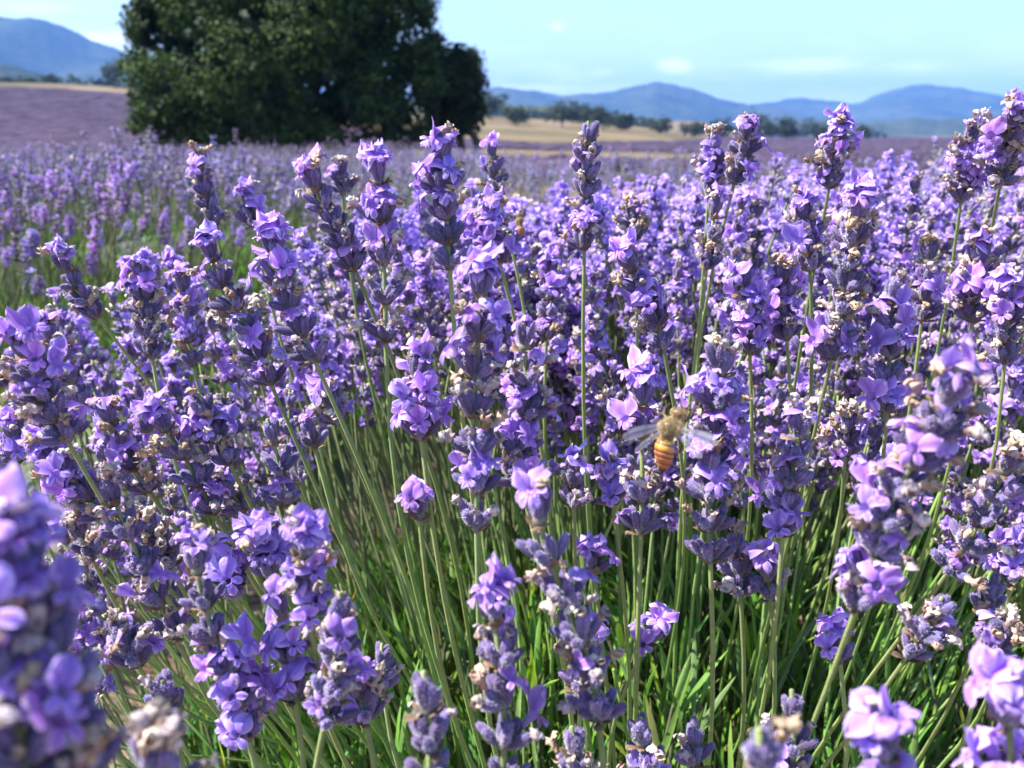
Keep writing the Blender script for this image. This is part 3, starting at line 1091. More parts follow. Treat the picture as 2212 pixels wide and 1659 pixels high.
def near_field():
    rg = np.random.default_rng(31)
    T0 = [spike_template(rg, 0) for _ in range(14)]
    T1 = [spike_template(rg, 1) for _ in range(14)]
    T2 = [spike_template(rg, 2) for _ in range(10)]
    print('spike tris', len(T0[0].T), len(T1[0].T), len(T2[0].T))
    for lo, hi, dens, T, lod, name, lab in (
            (.7, 1.5, 900, T0, 0, 'lavender_spikes', 'crowd of violet lavender spikes in the rows just behind the nearest bush'),
            (1.5, 2.3, 900, T1, 0, 'lavender_spikes', 'violet lavender spikes in the second row and its neighbours behind the gap'),
            (2.3, 6.0, 240, T1, 1, 'lavender_spikes', 'blurred violet carpet of lavender spikes in the middle of the near field'),
            (6.0, 19.0, 66, T2, 2, 'lavender_spikes', 'violet carpet of lavender up to the crest in front of the dark tree')):
        half = hi * .95
        area = (2 * half + .6) * (hi - lo)
        n = int(area * dens)
        x = rg.uniform(-half - .3, half + .3, n); y = rg.uniform(lo, hi, n)
        off, k = row_of(x, y)
        ok = (np.abs(x) < y * (.78 if lod else .72) + .25) & (np.abs(off) < .66)
        ok &= np.hypot(x, y) < near_limit(x, y)
        if lod == 0:
            ok &= ~((k == 0) & (off > .20 - (y - 1.2) * .2) & (off > .40)) 
            ok &= ~((k == 0) & (y < 1.05))
            ok &= ~((k == 1) & (off < -.50))
        x, y, off = x[ok], y[ok], off[ok]
        n = len(x)
        z = surface_tip(x, y, off, rg, n)
        lean = off[:, None] * np.array([NV[0], NV[1], 0])[None] * .9
        Z = np.array([0, 0, 1.0])[None] + lean + rg.normal(0, .18, (n, 3)) * [1, 1, 0]
        R = frames(Z, roll=rg.uniform(0, 6.28, n))
        tint = np.stack([rg.uniform(.85, 1.1, n), rg.uniform(.9, 1.15, n), rg.uniform(.85, 1.1, n)], -1) * rg.uniform(.55, .92, (n, 1))
        a = scatter(T, rg.integers(0, len(T), n), R, rg.uniform(.8, 1.15, n), np.stack([x, y, z], -1), tint)
        print(name, lod, n, len(a.T))
        tag(link(name, mesh_of(name, a)), lab, kind='stuff')


near_field()


# ------------------------------------------------------------------ leaves
def leaf_arr(rg, n=6, L=.038, W=.0032, col=(.13, .20, .06)):
    t = np.linspace(0, 1, n)
    w_ = np.interp(t, [0, .15, .5, .85, 1], [.35, .7, 1, .75, .1]) * W * .5
    bend = rg.uniform(-.25, .35)
    y = bend * L * t ** 2
    P = np.stack([np.stack([-w_, y + w_ * .55, t * L], -1), np.stack([0 * w_, y - w_ * .1, t * L], -1), np.stack([w_, y + w_ * .55, t * L], -1)], 1)
    c = np.array(col)
    C = np.broadcast_to(c[None, None], P.shape) * np.array([1.0, .78, 1.0])[None, :, None]
    C = C * (1 - t[:, None, None] * 0) + np.array([.05, .05, 0]) * t[:, None, None] ** 3
    return grid(P, C, 4)


LEAF_COLS = [(.15, .32, .07), (.12, .26, .045), (.21, .36, .11), (.25, .44, .04), (.18, .29, .12)]
LEAVES = [leaf_arr(rg, 5, rg.uniform(.030, .046), rg.uniform(.0023, .0034), LEAF_COLS[i % 5]) for i in range(12)]
LEAF_LO = [leaf_arr(rg, 3, rg.uniform(.028, .042), .0036, LEAF_COLS[i % 5]) for i in range(8)]


def shoots(region, n_shoot, rg, top_fn, leaves=9):
    """leafy shoots: root points, directions -> leaf positions and directions"""
    x, y = region(n_shoot, rg)
    off, k = row_of(x, y)
    z = top_fn(x, y, off, rg)
    out = np.stack([off * NV[0], off * NV[1], np.zeros_like(off)], -1)
    D = np.array([0, 0, 1.0]) + out * 1.3 + rg.normal(0, .22, (len(x), 3)) * [1, 1, .2]
    D /= np.linalg.norm(D, axis=1, keepdims=True)
    tip = np.stack([x, y, z], -1)
    P, Z = [], []
    for j in range(leaves):
        t = j / leaves
        p = tip - D * (t * .085 + .004)
        a = rg.uniform(0, 6.28, len(x))
        side = np.stack([np.cos(a), np.sin(a), np.zeros(len(x))], -1)
        P.append(p); Z.append(D + side * rg.uniform(.15, .3 + .75 * t, (len(x), 1)))
    return np.concatenate(P), np.concatenate(Z), tip, D


def fol_top(x, y, off, rg):
    return ground_z(x, y) + .40 - .30 * np.clip(np.abs(off) / .5, 0, 1.15) ** 2.2 - np.abs(rg.normal(0, .05, len(x)))


def build_foliage():
    rg = np.random.default_rng(77)
    # nearest bush
    def reg(n, rg):
        s = rg.uniform(0, 1.5, n); nn = rg.uniform(-.46, .62, n) + FIRST
        return uv_to_xy(s, nn)
    def near_top(x, y, off, rg):
        s_ = x * U[0] + y * U[1]
        cap = np.clip(.40 - s_, 0, 9)
        rho = np.hypot(off / np.where(off > 0, .62, .46), cap / .45)
        return .47 - .42 * np.clip(rho, 0, 1.1) ** 2.4 - np.abs(rg.normal(0, .045, len(x)))
    P, Z, tip, D = shoots(reg, 5600, rg, near_top, 9)
    ok_t = tip[:, 2] > .06
    px0, py0, _ = project(P)
    ok = (P[:, 1] > .20) & (P[:, 2] > .05) & (px0 > -500) & (px0 < 2700) & ((py0 > 700) | (rg.random(len(P)) < .4))
    P, Z = P[ok], Z[ok]
    px, py, dep = project(P)
    vis = (px > 0) & (px < 2212) & (py > 950) & (py < 1659)
    bush = link('lavender_bush', None); bush.location = (0, .5, 0)
    tag(bush, 'nearest lavender bush of narrow grey green leaves below the flower stems', 'bush')
    O = np.array([0, .5, 0])
    R = frames(Z, roll=rg.uniform(0, 6.28, len(Z)))
    idx = rg.integers(0, 12, len(P))
    # the 300 nearest visible leaves are parts
    order = np.argsort(np.where(vis, dep + (CAM[2] - P[:, 2]) * .9, 9))
    own = order[:300]
    lm = [mesh_of('leaf', a) for a in LEAVES]
    for i in own:
        link('leaf', lm[idx[i]], bush, mat4(R[i], P[i] - O, float(rg.uniform(.9, 1.3))))
    rest = np.ones(len(P), bool); rest[own] = False
    tint = np.stack([rg.uniform(.7, 1.35, len(P)), rg.uniform(.75, 1.25, len(P)), rg.uniform(.7, 1.2, len(P))], -1) * np.where(rg.random((len(P), 1)) < .06, [[2.0, 1.15, 1.0]], 1.0)
    far = dep > .75
    a1 = scatter(LEAVES, np.where(rest & ~far, idx, -1), R, rg.uniform(.8, 1.25, len(P)), P - O, tint)
    a2 = scatter(LEAF_LO, np.where(rest & far, idx % 8, -1), R, rg.uniform(.9, 1.3, len(P)), P - O, tint)
    # woody shoots under the leaves
    tip, D = tip[ok_t], D[ok_t]; n = len(tip)
    sh = tube(np.array([[0, 0, -1.0], [0.03, 0, -.5], [0, 0, 0]]), [.012, .010, .007], 4, (.13, .13, .07), 0, cap=False)
    a3 = scatter([sh], np.zeros(n, int), frames(D), np.full(n, .14), tip - O)
    a = cat([a1, a2, a3])
    print('bush tris', len(a.T))
    tag(link('foliage', mesh_of('foliage', a), bush), kind='stuff')
    # flowerless thin green stalks rising from the bush
    m = 80
    s = rg.uniform(-.1, .95, m); nn = rg.uniform(-.34, .34, m) + FIRST
    x, y = uv_to_xy(s, nn)
    out = []
    for i in range(m):
        if y[i] < .30: continue
        off = nn[i] - FIRST
        r0 = np.array([x[i], y[i], .26])
        d = np.array([off * NV[0] * .8 + (x[i] - .05) * .25, off * NV[1] * .8 + (y[i] - .5) * .3, 0]) + rg.normal(0, .05, 3) * [1, 1, 0]
        tip_ = r0 + d * .7 + [0, 0, rg.uniform(.22, .32)]
        out.append(tube(bez(r0, r0 + [0, 0, .1], tip_ - (d * .35 + [0, 0, .1]), tip_, 7) - O, np.linspace(1.0e-3, .75e-3, 7), 6,
                        np.array([.16, .26, .045]) * rg.uniform(.75, 1.2), 0, square=.1))
    tag(link('green_stalks', mesh_of('green_stalks', cat(out)), bush), kind='stuff')
    # side foliage of the rows behind
    def reg2(n, rg):
        k = rg.choice([1, 2, 3, -1], n, p=[.72, .14, .04, .10]); off = np.where(k > 0, -1, 1) * rg.uniform(.10, .58, n)
        s = rg.uniform(.2, 3.6, n)
        return uv_to_xy(s, FIRST + k * ROW + off)
    P, Z, tip, D = shoots(reg2, 3600, rg, lambda x, y, off, rg: fol_top(x, y, off * .8, rg) + .05, 7)
    px, py, dep = project(P)
    ok = (P[:, 1] > .8) & (px > -200) & (px < 2400)
    P, Z = P[ok], Z[ok]
    a = scatter(LEAF_LO, rg.integers(0, 8, len(P)), frames(Z, roll=rg.uniform(0, 6.28, len(Z))), rg.uniform(.9, 1.4, len(P)), P,
                np.stack([rg.uniform(.8, 1.5, len(P)), rg.uniform(.9, 1.4, len(P)), rg.uniform(.6, 1.0, len(P))], -1))
    print('row foliage tris', len(a.T))
    tag(link('row_foliage', mesh_of('row_foliage', a)), 'green leafy sides of the lavender rows behind the gap', kind='stuff')


build_foliage()

# dry litter on the soil between the rows
def litter():
    rg = np.random.default_rng(9)
    n = 5200
    s = rg.uniform(-.5, 4, n); nn = FIRST + ROW * (.5 + rg.integers(-1, 2, n)) + rg.normal(0, .2, n)
    x, y = uv_to_xy(s, nn)
    ok = y > .5
    x, y = x[ok], y[ok]; n = len(x)
    st = Arr([[-.5, -.04, 0], [.5, -.03, .05], [.5, .03, .02], [-.5, .04, .03]], [[0, 1, 2], [0, 2, 3]], [[1, 1, 1]] * 4, [3, 3])
    cl = Arr([[-.4, -.4, 0], [.4, -.3, 0], [.3, .4, 0], [-.3, .3, 0], [0, 0, .45]], [[0, 1, 4], [1, 2, 4], [2, 3, 4], [3, 0, 4]], [[1, 1, 1]] * 5, [3] * 4)
    kind = (rg.random(n) < .45).astype(int)
    c = np.where(kind[:, None] == 0, np.array([.42, .32, .2]), np.array([.27, .18, .12])) * rg.uniform(.6, 1.3, (n, 1))
    R = frames(np.array([0, 0, 1.0]) + rg.normal(0, .25, (n, 3)), roll=rg.uniform(0, 6.28, n))
    a = scatter([st, cl], kind, R, np.where(kind == 0, rg.uniform(.015, .06, n), rg.uniform(.006, .03, n)), np.stack([x, y, ground_z(x, y) + .003], -1), c)
    tag(link('dry_litter', mesh_of('dry_litter', a)), 'dry straw and clods of soil between the lavender rows', kind='stuff')


litter()

# ------------------------------------------------------------------ the nearest flower stems, one by one
BUSH = np.array([0.09, 0.47, 0.32])
# flower part top -> foot in picture directions, depth at tip / foot, whorls top -> foot, label, optional stem (direction, depth)
H = [
 # very near and out of focus
 ([(22, 1120), (72, 1330), (135, 1500), (160, 1720)], (.104, .112), 'FFmkcw', 'very close blurred lavender spike filling the lower left corner', (240, 2600, .12)),
 ([(2066, 790), (2020, 930), (1935, 1060), (1890, 1200), (1845, 1325)], (.165, .195), 'bmbmBbBB', 'big leaning blurred spike at right with a pale violet tip', (1735, 1680, .21)),
 ([(1900, 1545), (1950, 1800)], (.138, .145), 'Fb', 'blurred pink violet spike top at the bottom edge near the right corner', (1960, 2500, .14)),
 ([(2175, 1470), (2190, 1760)], (.142, .15), 'FB', 'blurred spike with white violet blossoms in the lower right corner', (2200, 2500, .14)),
 ([(1640, 1575), (1650, 1800)], (.128, .135), 'kc', 'blurred pale blue bud tip at the bottom edge right of centre', (1655, 2500, .15)),
 ([(915, 1450), (930, 1590), (925, 1800)], (.165, .17), 'kccc', 'blurred grey blue bud spike at the bottom edge left of centre', (930, 2400, .17)),
 ([(1060, 1265), (1080, 1430), (1090, 1560), (1085, 1720)], (.185, .19), 'Fmcck', 'spike with one violet blossom head over tan husks and loose buds, bottom centre', (1090, 2400, .20)),
 ([(1150, 1050), (1175, 1170), (1225, 1310), (1280, 1450), (1295, 1570)], (.180, .195), 'Bkbcmc', 'tall blurred spike leaning right below the middle of the picture', (1300, 2300, .20)),
 ([(1710, 1490), (1715, 1590), (1712, 1700)], (.205, .21), 'kcc', 'small slightly blurred bud spike at the bottom edge under the leaning spike', (1715, 2300, .24)),
 ([(-20, 1330), (20, 1480), (80, 1760)], (.100, .105), 'wmBm', 'blurred tan and violet spike cut by the left edge above the bottom corner', (90, 2500, .13)),
 ([(330, 1590), (350, 1760)], (.125, .13), 'mw', 'blurred brown husks beside the corner spike at the bottom edge', (380, 2500, .15)),
 # lower left
 ([(560, 1150), (585, 1250)], (.245, .25), 'BF', 'short violet bloom between the grey bud spike and the white edged blossoms', (660, 1700, .30)),
 ([(470, 1190), (510, 1290)], (.25, .255), 'mBc', 'small half faded spike above the broad pale bloom at lower left', (600, 1750, .30)),
 ([(250, 1330), (300, 1440)], (.235, .24), 'mcb', 'brown bud spike between the corner spike and the broad pale bloom', (400, 1800, .28)),
 ([(760, 1440), (790, 1560)], (.215, .22), 'Bmc', 'violet bloom low on the right side of the bare grey bud spike', (800, 2100, .26)),
 ([(1235, 1570), (1250, 1720)], (.21, .215), 'kcm', 'blue bud spike at the bottom edge beneath the tall blurred spike', (1260, 2300, .25)),
 ([(2175, 1330), (2130, 1440)], (.235, .245), 'cbk', 'grey bud spike at the right edge above the white violet corner blossoms', (2040, 1900, .29)),
 ([(1655, 1200), (1665, 1300)], (.265, .27), 'Bc', 'deep violet bloom low between the bee spike and the leaning blurred spike', (1660, 1700, .32)),
 ([(420, 1165), (430, 1260), (460, 1370), (510, 1480), (540, 1610)], (.205, .215), 'bkcBBB', 'spike with a broad pale bloom near the left bottom, buds at its top', (690, 2100, .26)),
 ([(660, 1140), (665, 1240), (670, 1330)], (.195, .21), 'BbB', 'short spike with white edged blossoms over brown buds, lower left of centre', (720, 1700, .27)),
 ([(735, 1280), (730, 1380), (720, 1480), (700, 1570)], (.190, .20), 'kcccb', 'bare grey bud spike with one violet bloom low on it, right of the pale bloom', (690, 2200, .24)),
 ([(600, 1270), (620, 1400), (640, 1530)], (.215, .22), 'rBF', 'mass of violet blossoms between the two lower left spikes', (660, 2100, .27)),
 ([(825, 1390), (822, 1450), (828, 1500)], (.31, .31), 'kck', 'tiny closed bud spike on a thin stem left of the bottom centre', (850, 1800, .36)),
 ([(1385, 1550), (1385, 1640), (1400, 1720)], (.245, .25), 'kcb', 'small dark bud cluster at the bottom edge in front of the green stalks', (1390, 2300, .28)),
 ([(1497, 1570), (1500, 1660)], (.26, .26), 'kc', 'small bud cluster at the bottom edge, right of the dark bud cluster', (1505, 2200, .30)),
 ([(1275, 1350), (1260, 1420), (1255, 1500)], (.24, .25), 'bmk', 'small spike half hidden behind the tall blurred spike at the bottom centre', (1270, 2100, .30)),
 ([(350, 1470), (372, 1550)], (.22, .225), 'kk', 'two upright buds at lower left between the blurred corner spike and the pale bloom', (420, 2100, .26)),
 # centre
 ([(1045, 575), (1035, 700), (1030, 810), (1022, 920), (1030, 1050), (1030, 1160)], (.225, .24), 'FbmmwBw', 'large centre spike crowned by broad pink violet blossoms with a crumpled tan husk', (1026, 1300, .27)),
 ([(1130, 690), (1135, 790), (1140, 880), (1110, 985), (1130, 1060)], (.240, .25), 'rmBFB', 'violet spike directly right of the large centre spike', (1145, 1400, .29)),
 ([(905, 760), (900, 850), (912, 960)], (.255, .26), 'mFF', 'short dense dark violet spike left of the large centre spike', (920, 1500, .33)),
 ([(903, 1085), (906, 1120)], (.262, .263), 'rr', 'thin stem carrying two small blossoms low down above the green stalks', (922, 1560, .33)),
 ([(812, 335), (822, 430), (828, 530), (832, 640), (834, 755)], (.262, .28), 'FBmcw', 'tall spike left of centre with large pale bloom and bare stem between whorls', (850, 1120, .33)),
 ([(955, 300), (955, 390), (965, 480), (972, 590)], (.258, .27), 'BBmcc', 'tall dark spike before the tree with a pink violet crown and tan tips', (985, 1100, .36)),
 ([(662, 355), (690, 430), (735, 510), (770, 590)], (.275, .29), 'Bcccm', 'leaning spike with a single pale nodding bloom left of the tall centre spikes', (840, 900, .35)),
 ([(590, 500), (600, 590), (640, 690), (685, 790)], (.265, .28), 'FBmcw', 'spike with a broad lilac bloom at left centre and brown whorls beneath it', (740, 1010, .35)),
 ([(445, 510), (470, 600), (530, 700), (590, 840)], (.295, .31), 'Bmwwmb', 'lilac topped spike with long dark brown lower part, left of the broad lilac bloom', (650, 1000, .38)),
 ([(700, 840), (735, 920)], (.30, .31), 'mw', 'low tan whorl on a green stem at left centre, above the fanned stalks', (800, 1150, .38)),
 ([(668, 920), (680, 970)], (.33, .33), 'rk', 'small bud whorl left of the low tan whorl', (760, 1200, .40)),
 ([(578, 905), (600, 990), (618, 1105)], (.275, .285), 'kcm', 'grey bud spike with loose whorls above the fanned stems at left', (680, 1350, .36)),
 ([(330, 880), (400, 990), (470, 1120)], (.265, .28), 'Bmcb', 'leaning spike with pointed lilac petals at its tip, left of the grey bud spike', (600, 1400, .34)),
 ([(428, 850), (455, 920), (500, 1010)], (.262, .275), 'kFm', 'spike with two round dark buds on top of a wide violet bloom at left', (640, 1380, .34)),
 ([(480, 1030), (530, 1110)], (.285, .29), 'Bc', 'short violet spike beside the grey bud spike at left', (620, 1380, .34)),
 # left side
 ([(45, 715), (80, 830), (150, 960)], (.235, .25), 'FBmww', 'pale blue violet bloom at the left edge on a brown leaning spike', (330, 1300, .33)),
 ([(130, 545), (160, 620), (215, 690)], (.345, .36), 'bkcm', 'dark spike leaning left in front of the green gap between the rows', (400, 1000, .44)),
 ([(105, 690), (130, 790), (190, 880)], (.31, .32), 'bwwm', 'drab brown whorls behind the pale bloom at the left edge', (360, 1100, .40)),
 ([(300, 560), (315, 660), (330, 780)], (.325, .335), 'BbBwc', 'upright spike with violet flowers down its left side, left third', (375, 950, .40)),
 ([(395, 590), (400, 700), (420, 800)], (.36, .37), 'Bbbm', 'violet spike just right of the upright left spike', (470, 980, .44)),
 ([(225, 870), (260, 960), (330, 1070)], (.30, .31), 'bmBw', 'brown and violet spike low on the left side', (480, 1300, .38)),
 ([(85, 960), (170, 1050), (230, 1120)], (.27, .28), 'FmBm', 'lilac spike with open petals at the left, above the blurred corner spike', (420, 1450, .36)),
 ([(225, 1030), (280, 1160), (340, 1290), (385, 1390)], (.245, .26), 'wmcmc', 'long drooping brown spike running down to the right at lower left', (560, 1640, .32)),
 ([(310, 1110), (370, 1230)], (.27, .28), 'mwc', 'tan whorled spike behind the long drooping brown spike', (480, 1500, .34)),
 ([(20, 900), (40, 1010)], (.30, .31), 'Bb', 'violet blossoms at the left edge halfway down', (250, 1350, .37)),
 ([(160, 1120), (200, 1210)], (.28, .29), 'mw', 'withered whorls just right of the blurred corner blossom', (330, 1500, .34)),
 ([(430, 325), (440, 400), (462, 490)], (.40, .41), 'bcwcm', 'dark slender spike standing up alone against the far purple field at left', (520, 800, .47)),
 ([(528, 410), (545, 490)], (.40, .41), 'Bcc', 'small dark spike topped by one violet bloom, right of the slender lone left spike', (590, 800, .47)),
 # right of centre
 ([(1060, 305), (1065, 370), (1085, 450)], (.42, .43), 'rccw', 'thin spike with one round violet tip blossom, right of the dark crowned spike', (1100, 800, .50)),
 ([(1065, 430), (1060, 500), (1080, 570)], (.31, .32), 'bBBm', 'violet cluster behind the large centre spike', (1100, 900, .40)),
 ([(1271, 262), (1268, 340), (1265, 430), (1262, 545)], (.320, .335), 'kwcccBb', 'tallest slender withered spike in the centre, its tip against the tan field', (1268, 900, .42)),
 ([(735, 345), (740, 420)], (.40, .41), 'wcc', 'small brown seed tip between the nodding bloom and the tall pale bloom', (760, 700, .47)),
 ([(1190, 560), (1185, 640), (1180, 740)], (.37, .38), 'BBcm', 'dark violet blossom spike between the centre crown and the tall withered spike', (1180, 1000, .46)),
 ([(1350, 540), (1375, 610), (1420, 690), (1435, 760)], (.305, .32), 'BmBmc', 'violet spike leaning right, just right of the tall withered spike', (1440, 1000, .40)),
 ([(1370, 440), (1372, 520)], (.36, .37), 'mwcm', 'grey withered spike behind the violet spike that leans right', (1372, 900, .46)),
 ([(1548, 420), (1535, 520), (1525, 590)], (.325, .335), 'Bcw', 'spike on a long bare curved stem with a folded lilac petal at the tip', (1515, 760, .38)),
 ([(1600, 590), (1615, 670), (1620, 770)], (.32, .33), 'mBFB', 'pink violet blossoms right of the bare curved stem', (1625, 1000, .42)),
 ([(1615, 262), (1605, 330), (1585, 400)], (.345, .36), 'Bccm', 'spike with a pale violet crown standing against the blue mountains', (1570, 700, .46)),
 ([(1540, 290), (1535, 360), (1530, 430)], (.36, .37), 'wbBm', 'dark violet spike with a tan tip left of the pale crown against the mountains', (1530, 700, .47)),
 ([(1812, 262), (1805, 330), (1790, 410)], (.325, .34), 'Bbwm', 'spike with two violet blossoms at the top below the saddle right of centre', (1780, 700, .42)),
 ([(1865, 420), (1845, 510), (1830, 600), (1815, 690), (1795, 780)], (.255, .28), 'FmmcwwB', 'long thick grey violet spike right of centre with a large deep violet blossom', (1740, 960, .36)),
 ([(1930, 600), (1925, 700), (1920, 800), (1915, 900)], (.275, .285), 'kFFcB', 'deep violet spike in shade right of the long grey violet spike', (1905, 1000, .36)),
 ([(1740, 430), (1745, 500), (1750, 590)], (.31, .32), 'Bwbm', 'pale petalled spike left of the long grey violet spike', (1750, 850, .40)),
 ([(2195, 225), (2175, 310), (2160, 400)], (.290, .31), 'BbBBm', 'tallest violet spike at the right edge, level with the right mountain', (2130, 700, .40)),
 ([(2105, 270), (2085, 350), (2075, 440)], (.315, .33), 'wwBBb', 'cream and violet spike next to the tallest spike at the right edge', (2060, 700, .42)),
 ([(2120, 520), (2110, 600), (2100, 700)], (.29, .30), 'BmFm', 'grey violet spike near right edge, middle height', (2070, 950, .38)),
 ([(2010, 520), (2000, 600), (1990, 700)], (.33, .34), 'wmBm', 'grey spike between the deep violet spike and the right edge', (1980, 900, .41)),
 ([(2180, 600), (2175, 700), (2170, 790)], (.28, .29), 'BBwm', 'right edge spike with lilac blossoms above the blurred leaning spike', (2120, 1000, .37)),
 ([(1690, 560), (1690, 640), (1700, 740)], (.33, .34), 'bBFm', 'magenta violet spike between the pink violet blossoms and the long grey spike', (1695, 1000, .42)),
 # lower right
 ([(1560, 745), (1555, 830), (1545, 920), (1535, 1030), (1530, 1110), (1535, 1225)], (.235, .25), 'wFFBmmc', 'large violet spike right of the flying bee with a withered pink tip', (1525, 1700, .30)),
 ([(1390, 815), (1385, 900), (1388, 1040), (1384, 1165)], (.255, .26), 'FB-mc', 'violet spike left of the flying bee with two separate bud whorls on a bare stem', (1355, 1600, .31)),
 ([(1730, 885), (1720, 990), (1695, 1080), (1690, 1165)], (.245, .255), 'wccBB', 'grey bud spike with a tan tip right of the bee spike', (1650, 1500, .31)),
 ([(2195, 965), (2150, 1060), (2095, 1170), (2045, 1240)], (.225, .25), 'wcccb', 'grey violet spike leaning in from the right edge on a yellow green stem', (1850, 1500, .31)),
 ([(2035, 1290), (2000, 1360), (1955, 1425)], (.235, .245), 'cmk', 'small lower bud spike leaning right under the spike from the right edge', (1760, 1640, .29)),
 ([(2148, 1265), (2128, 1330)], (.25, .255), 'kk', 'small bud pair near the lower right edge', (2040, 1560, .29)),
 ([(1405, 1370), (1395, 1390)], (.285, .287), 'rr', 'single dark violet blossom among the green leaves right of the bottom centre', (1352, 1600, .33)),
 ([(1280, 1190), (1285, 1240)], (.30, .30), 'rr', 'lone deep violet blossom low among green stalks right of the tall blurred spike', (1300, 1700, .36)),
 ([(1315, 1010), (1325, 1090)], (.29, .295), 'BB', 'dark violet blossoms between the centre spike and the two whorled spike', (1330, 1500, .36)),
 ([(1240, 1000), (1240, 1100)], (.28, .285), 'mw', 'brown bud whorls hanging right of the large centre spike', (1250, 1500, .35)),
 ([(1590, 1150), (1600, 1290)], (.27, .275), 'cmc', 'dark bud whorls low behind the bee spike', (1610, 1600, .33)),
 ([(1830, 890), (1825, 990)], (.30, .31), 'wmB', 'grey whorl with a violet blossom below the long grey violet spike', (1820, 1400, .38)),
 ([(1930, 990), (1925, 1060)], (.31, .32), 'BB', 'violet blossoms half hidden behind the blurred leaning spike', (1910, 1400, .38)),
 ([(2180, 1180), (2180, 1260)], (.27, .275), 'bB', 'violet blossom at the right edge below middle height', (2120, 1560, .33)),
 ([(1810, 1395), (1815, 1430)], (.26, .26), 'rr', 'small pink violet blossom under the leaning blurred spike beside its stem', (1790, 1640, .31)),
]


def heroes():
    for h in H:
        if not 4 <= len(h[3].replace('-', ' ').split()) <= 16: print('LONG', h[3])
    for i, (pl, (d0, d1), states, label, stem) in enumerate(H):
        rgh = np.random.default_rng(1000 + i)
        k = np.linspace(0, 1, len(pl))
        P = np.array([at(x, y, d0 + (d1 - d0) * kk) for (x, y), kk in zip(pl, k)])[::-1]     # foot -> tip
        sx, sy, sd = stem
        S = at(sx, sy, sd)
        if sy < 1900 and S[2] > .34:
            # go on from the seen piece of stem into the heart of the bush
            root = S + (S - P[0]) / np.linalg.norm(S - P[0]) * .06
            tgt = BUSH + (S - BUSH) * [.55, .55, 0]
            root = tgt * .55 + root * .45
            root[2] = min(root[2], .36)
        else:
            root = S
        lavender(root, P, states[::-1], rgh, label, detail=2, scale=1.0 if d0 > .215 else .92)


heroes()


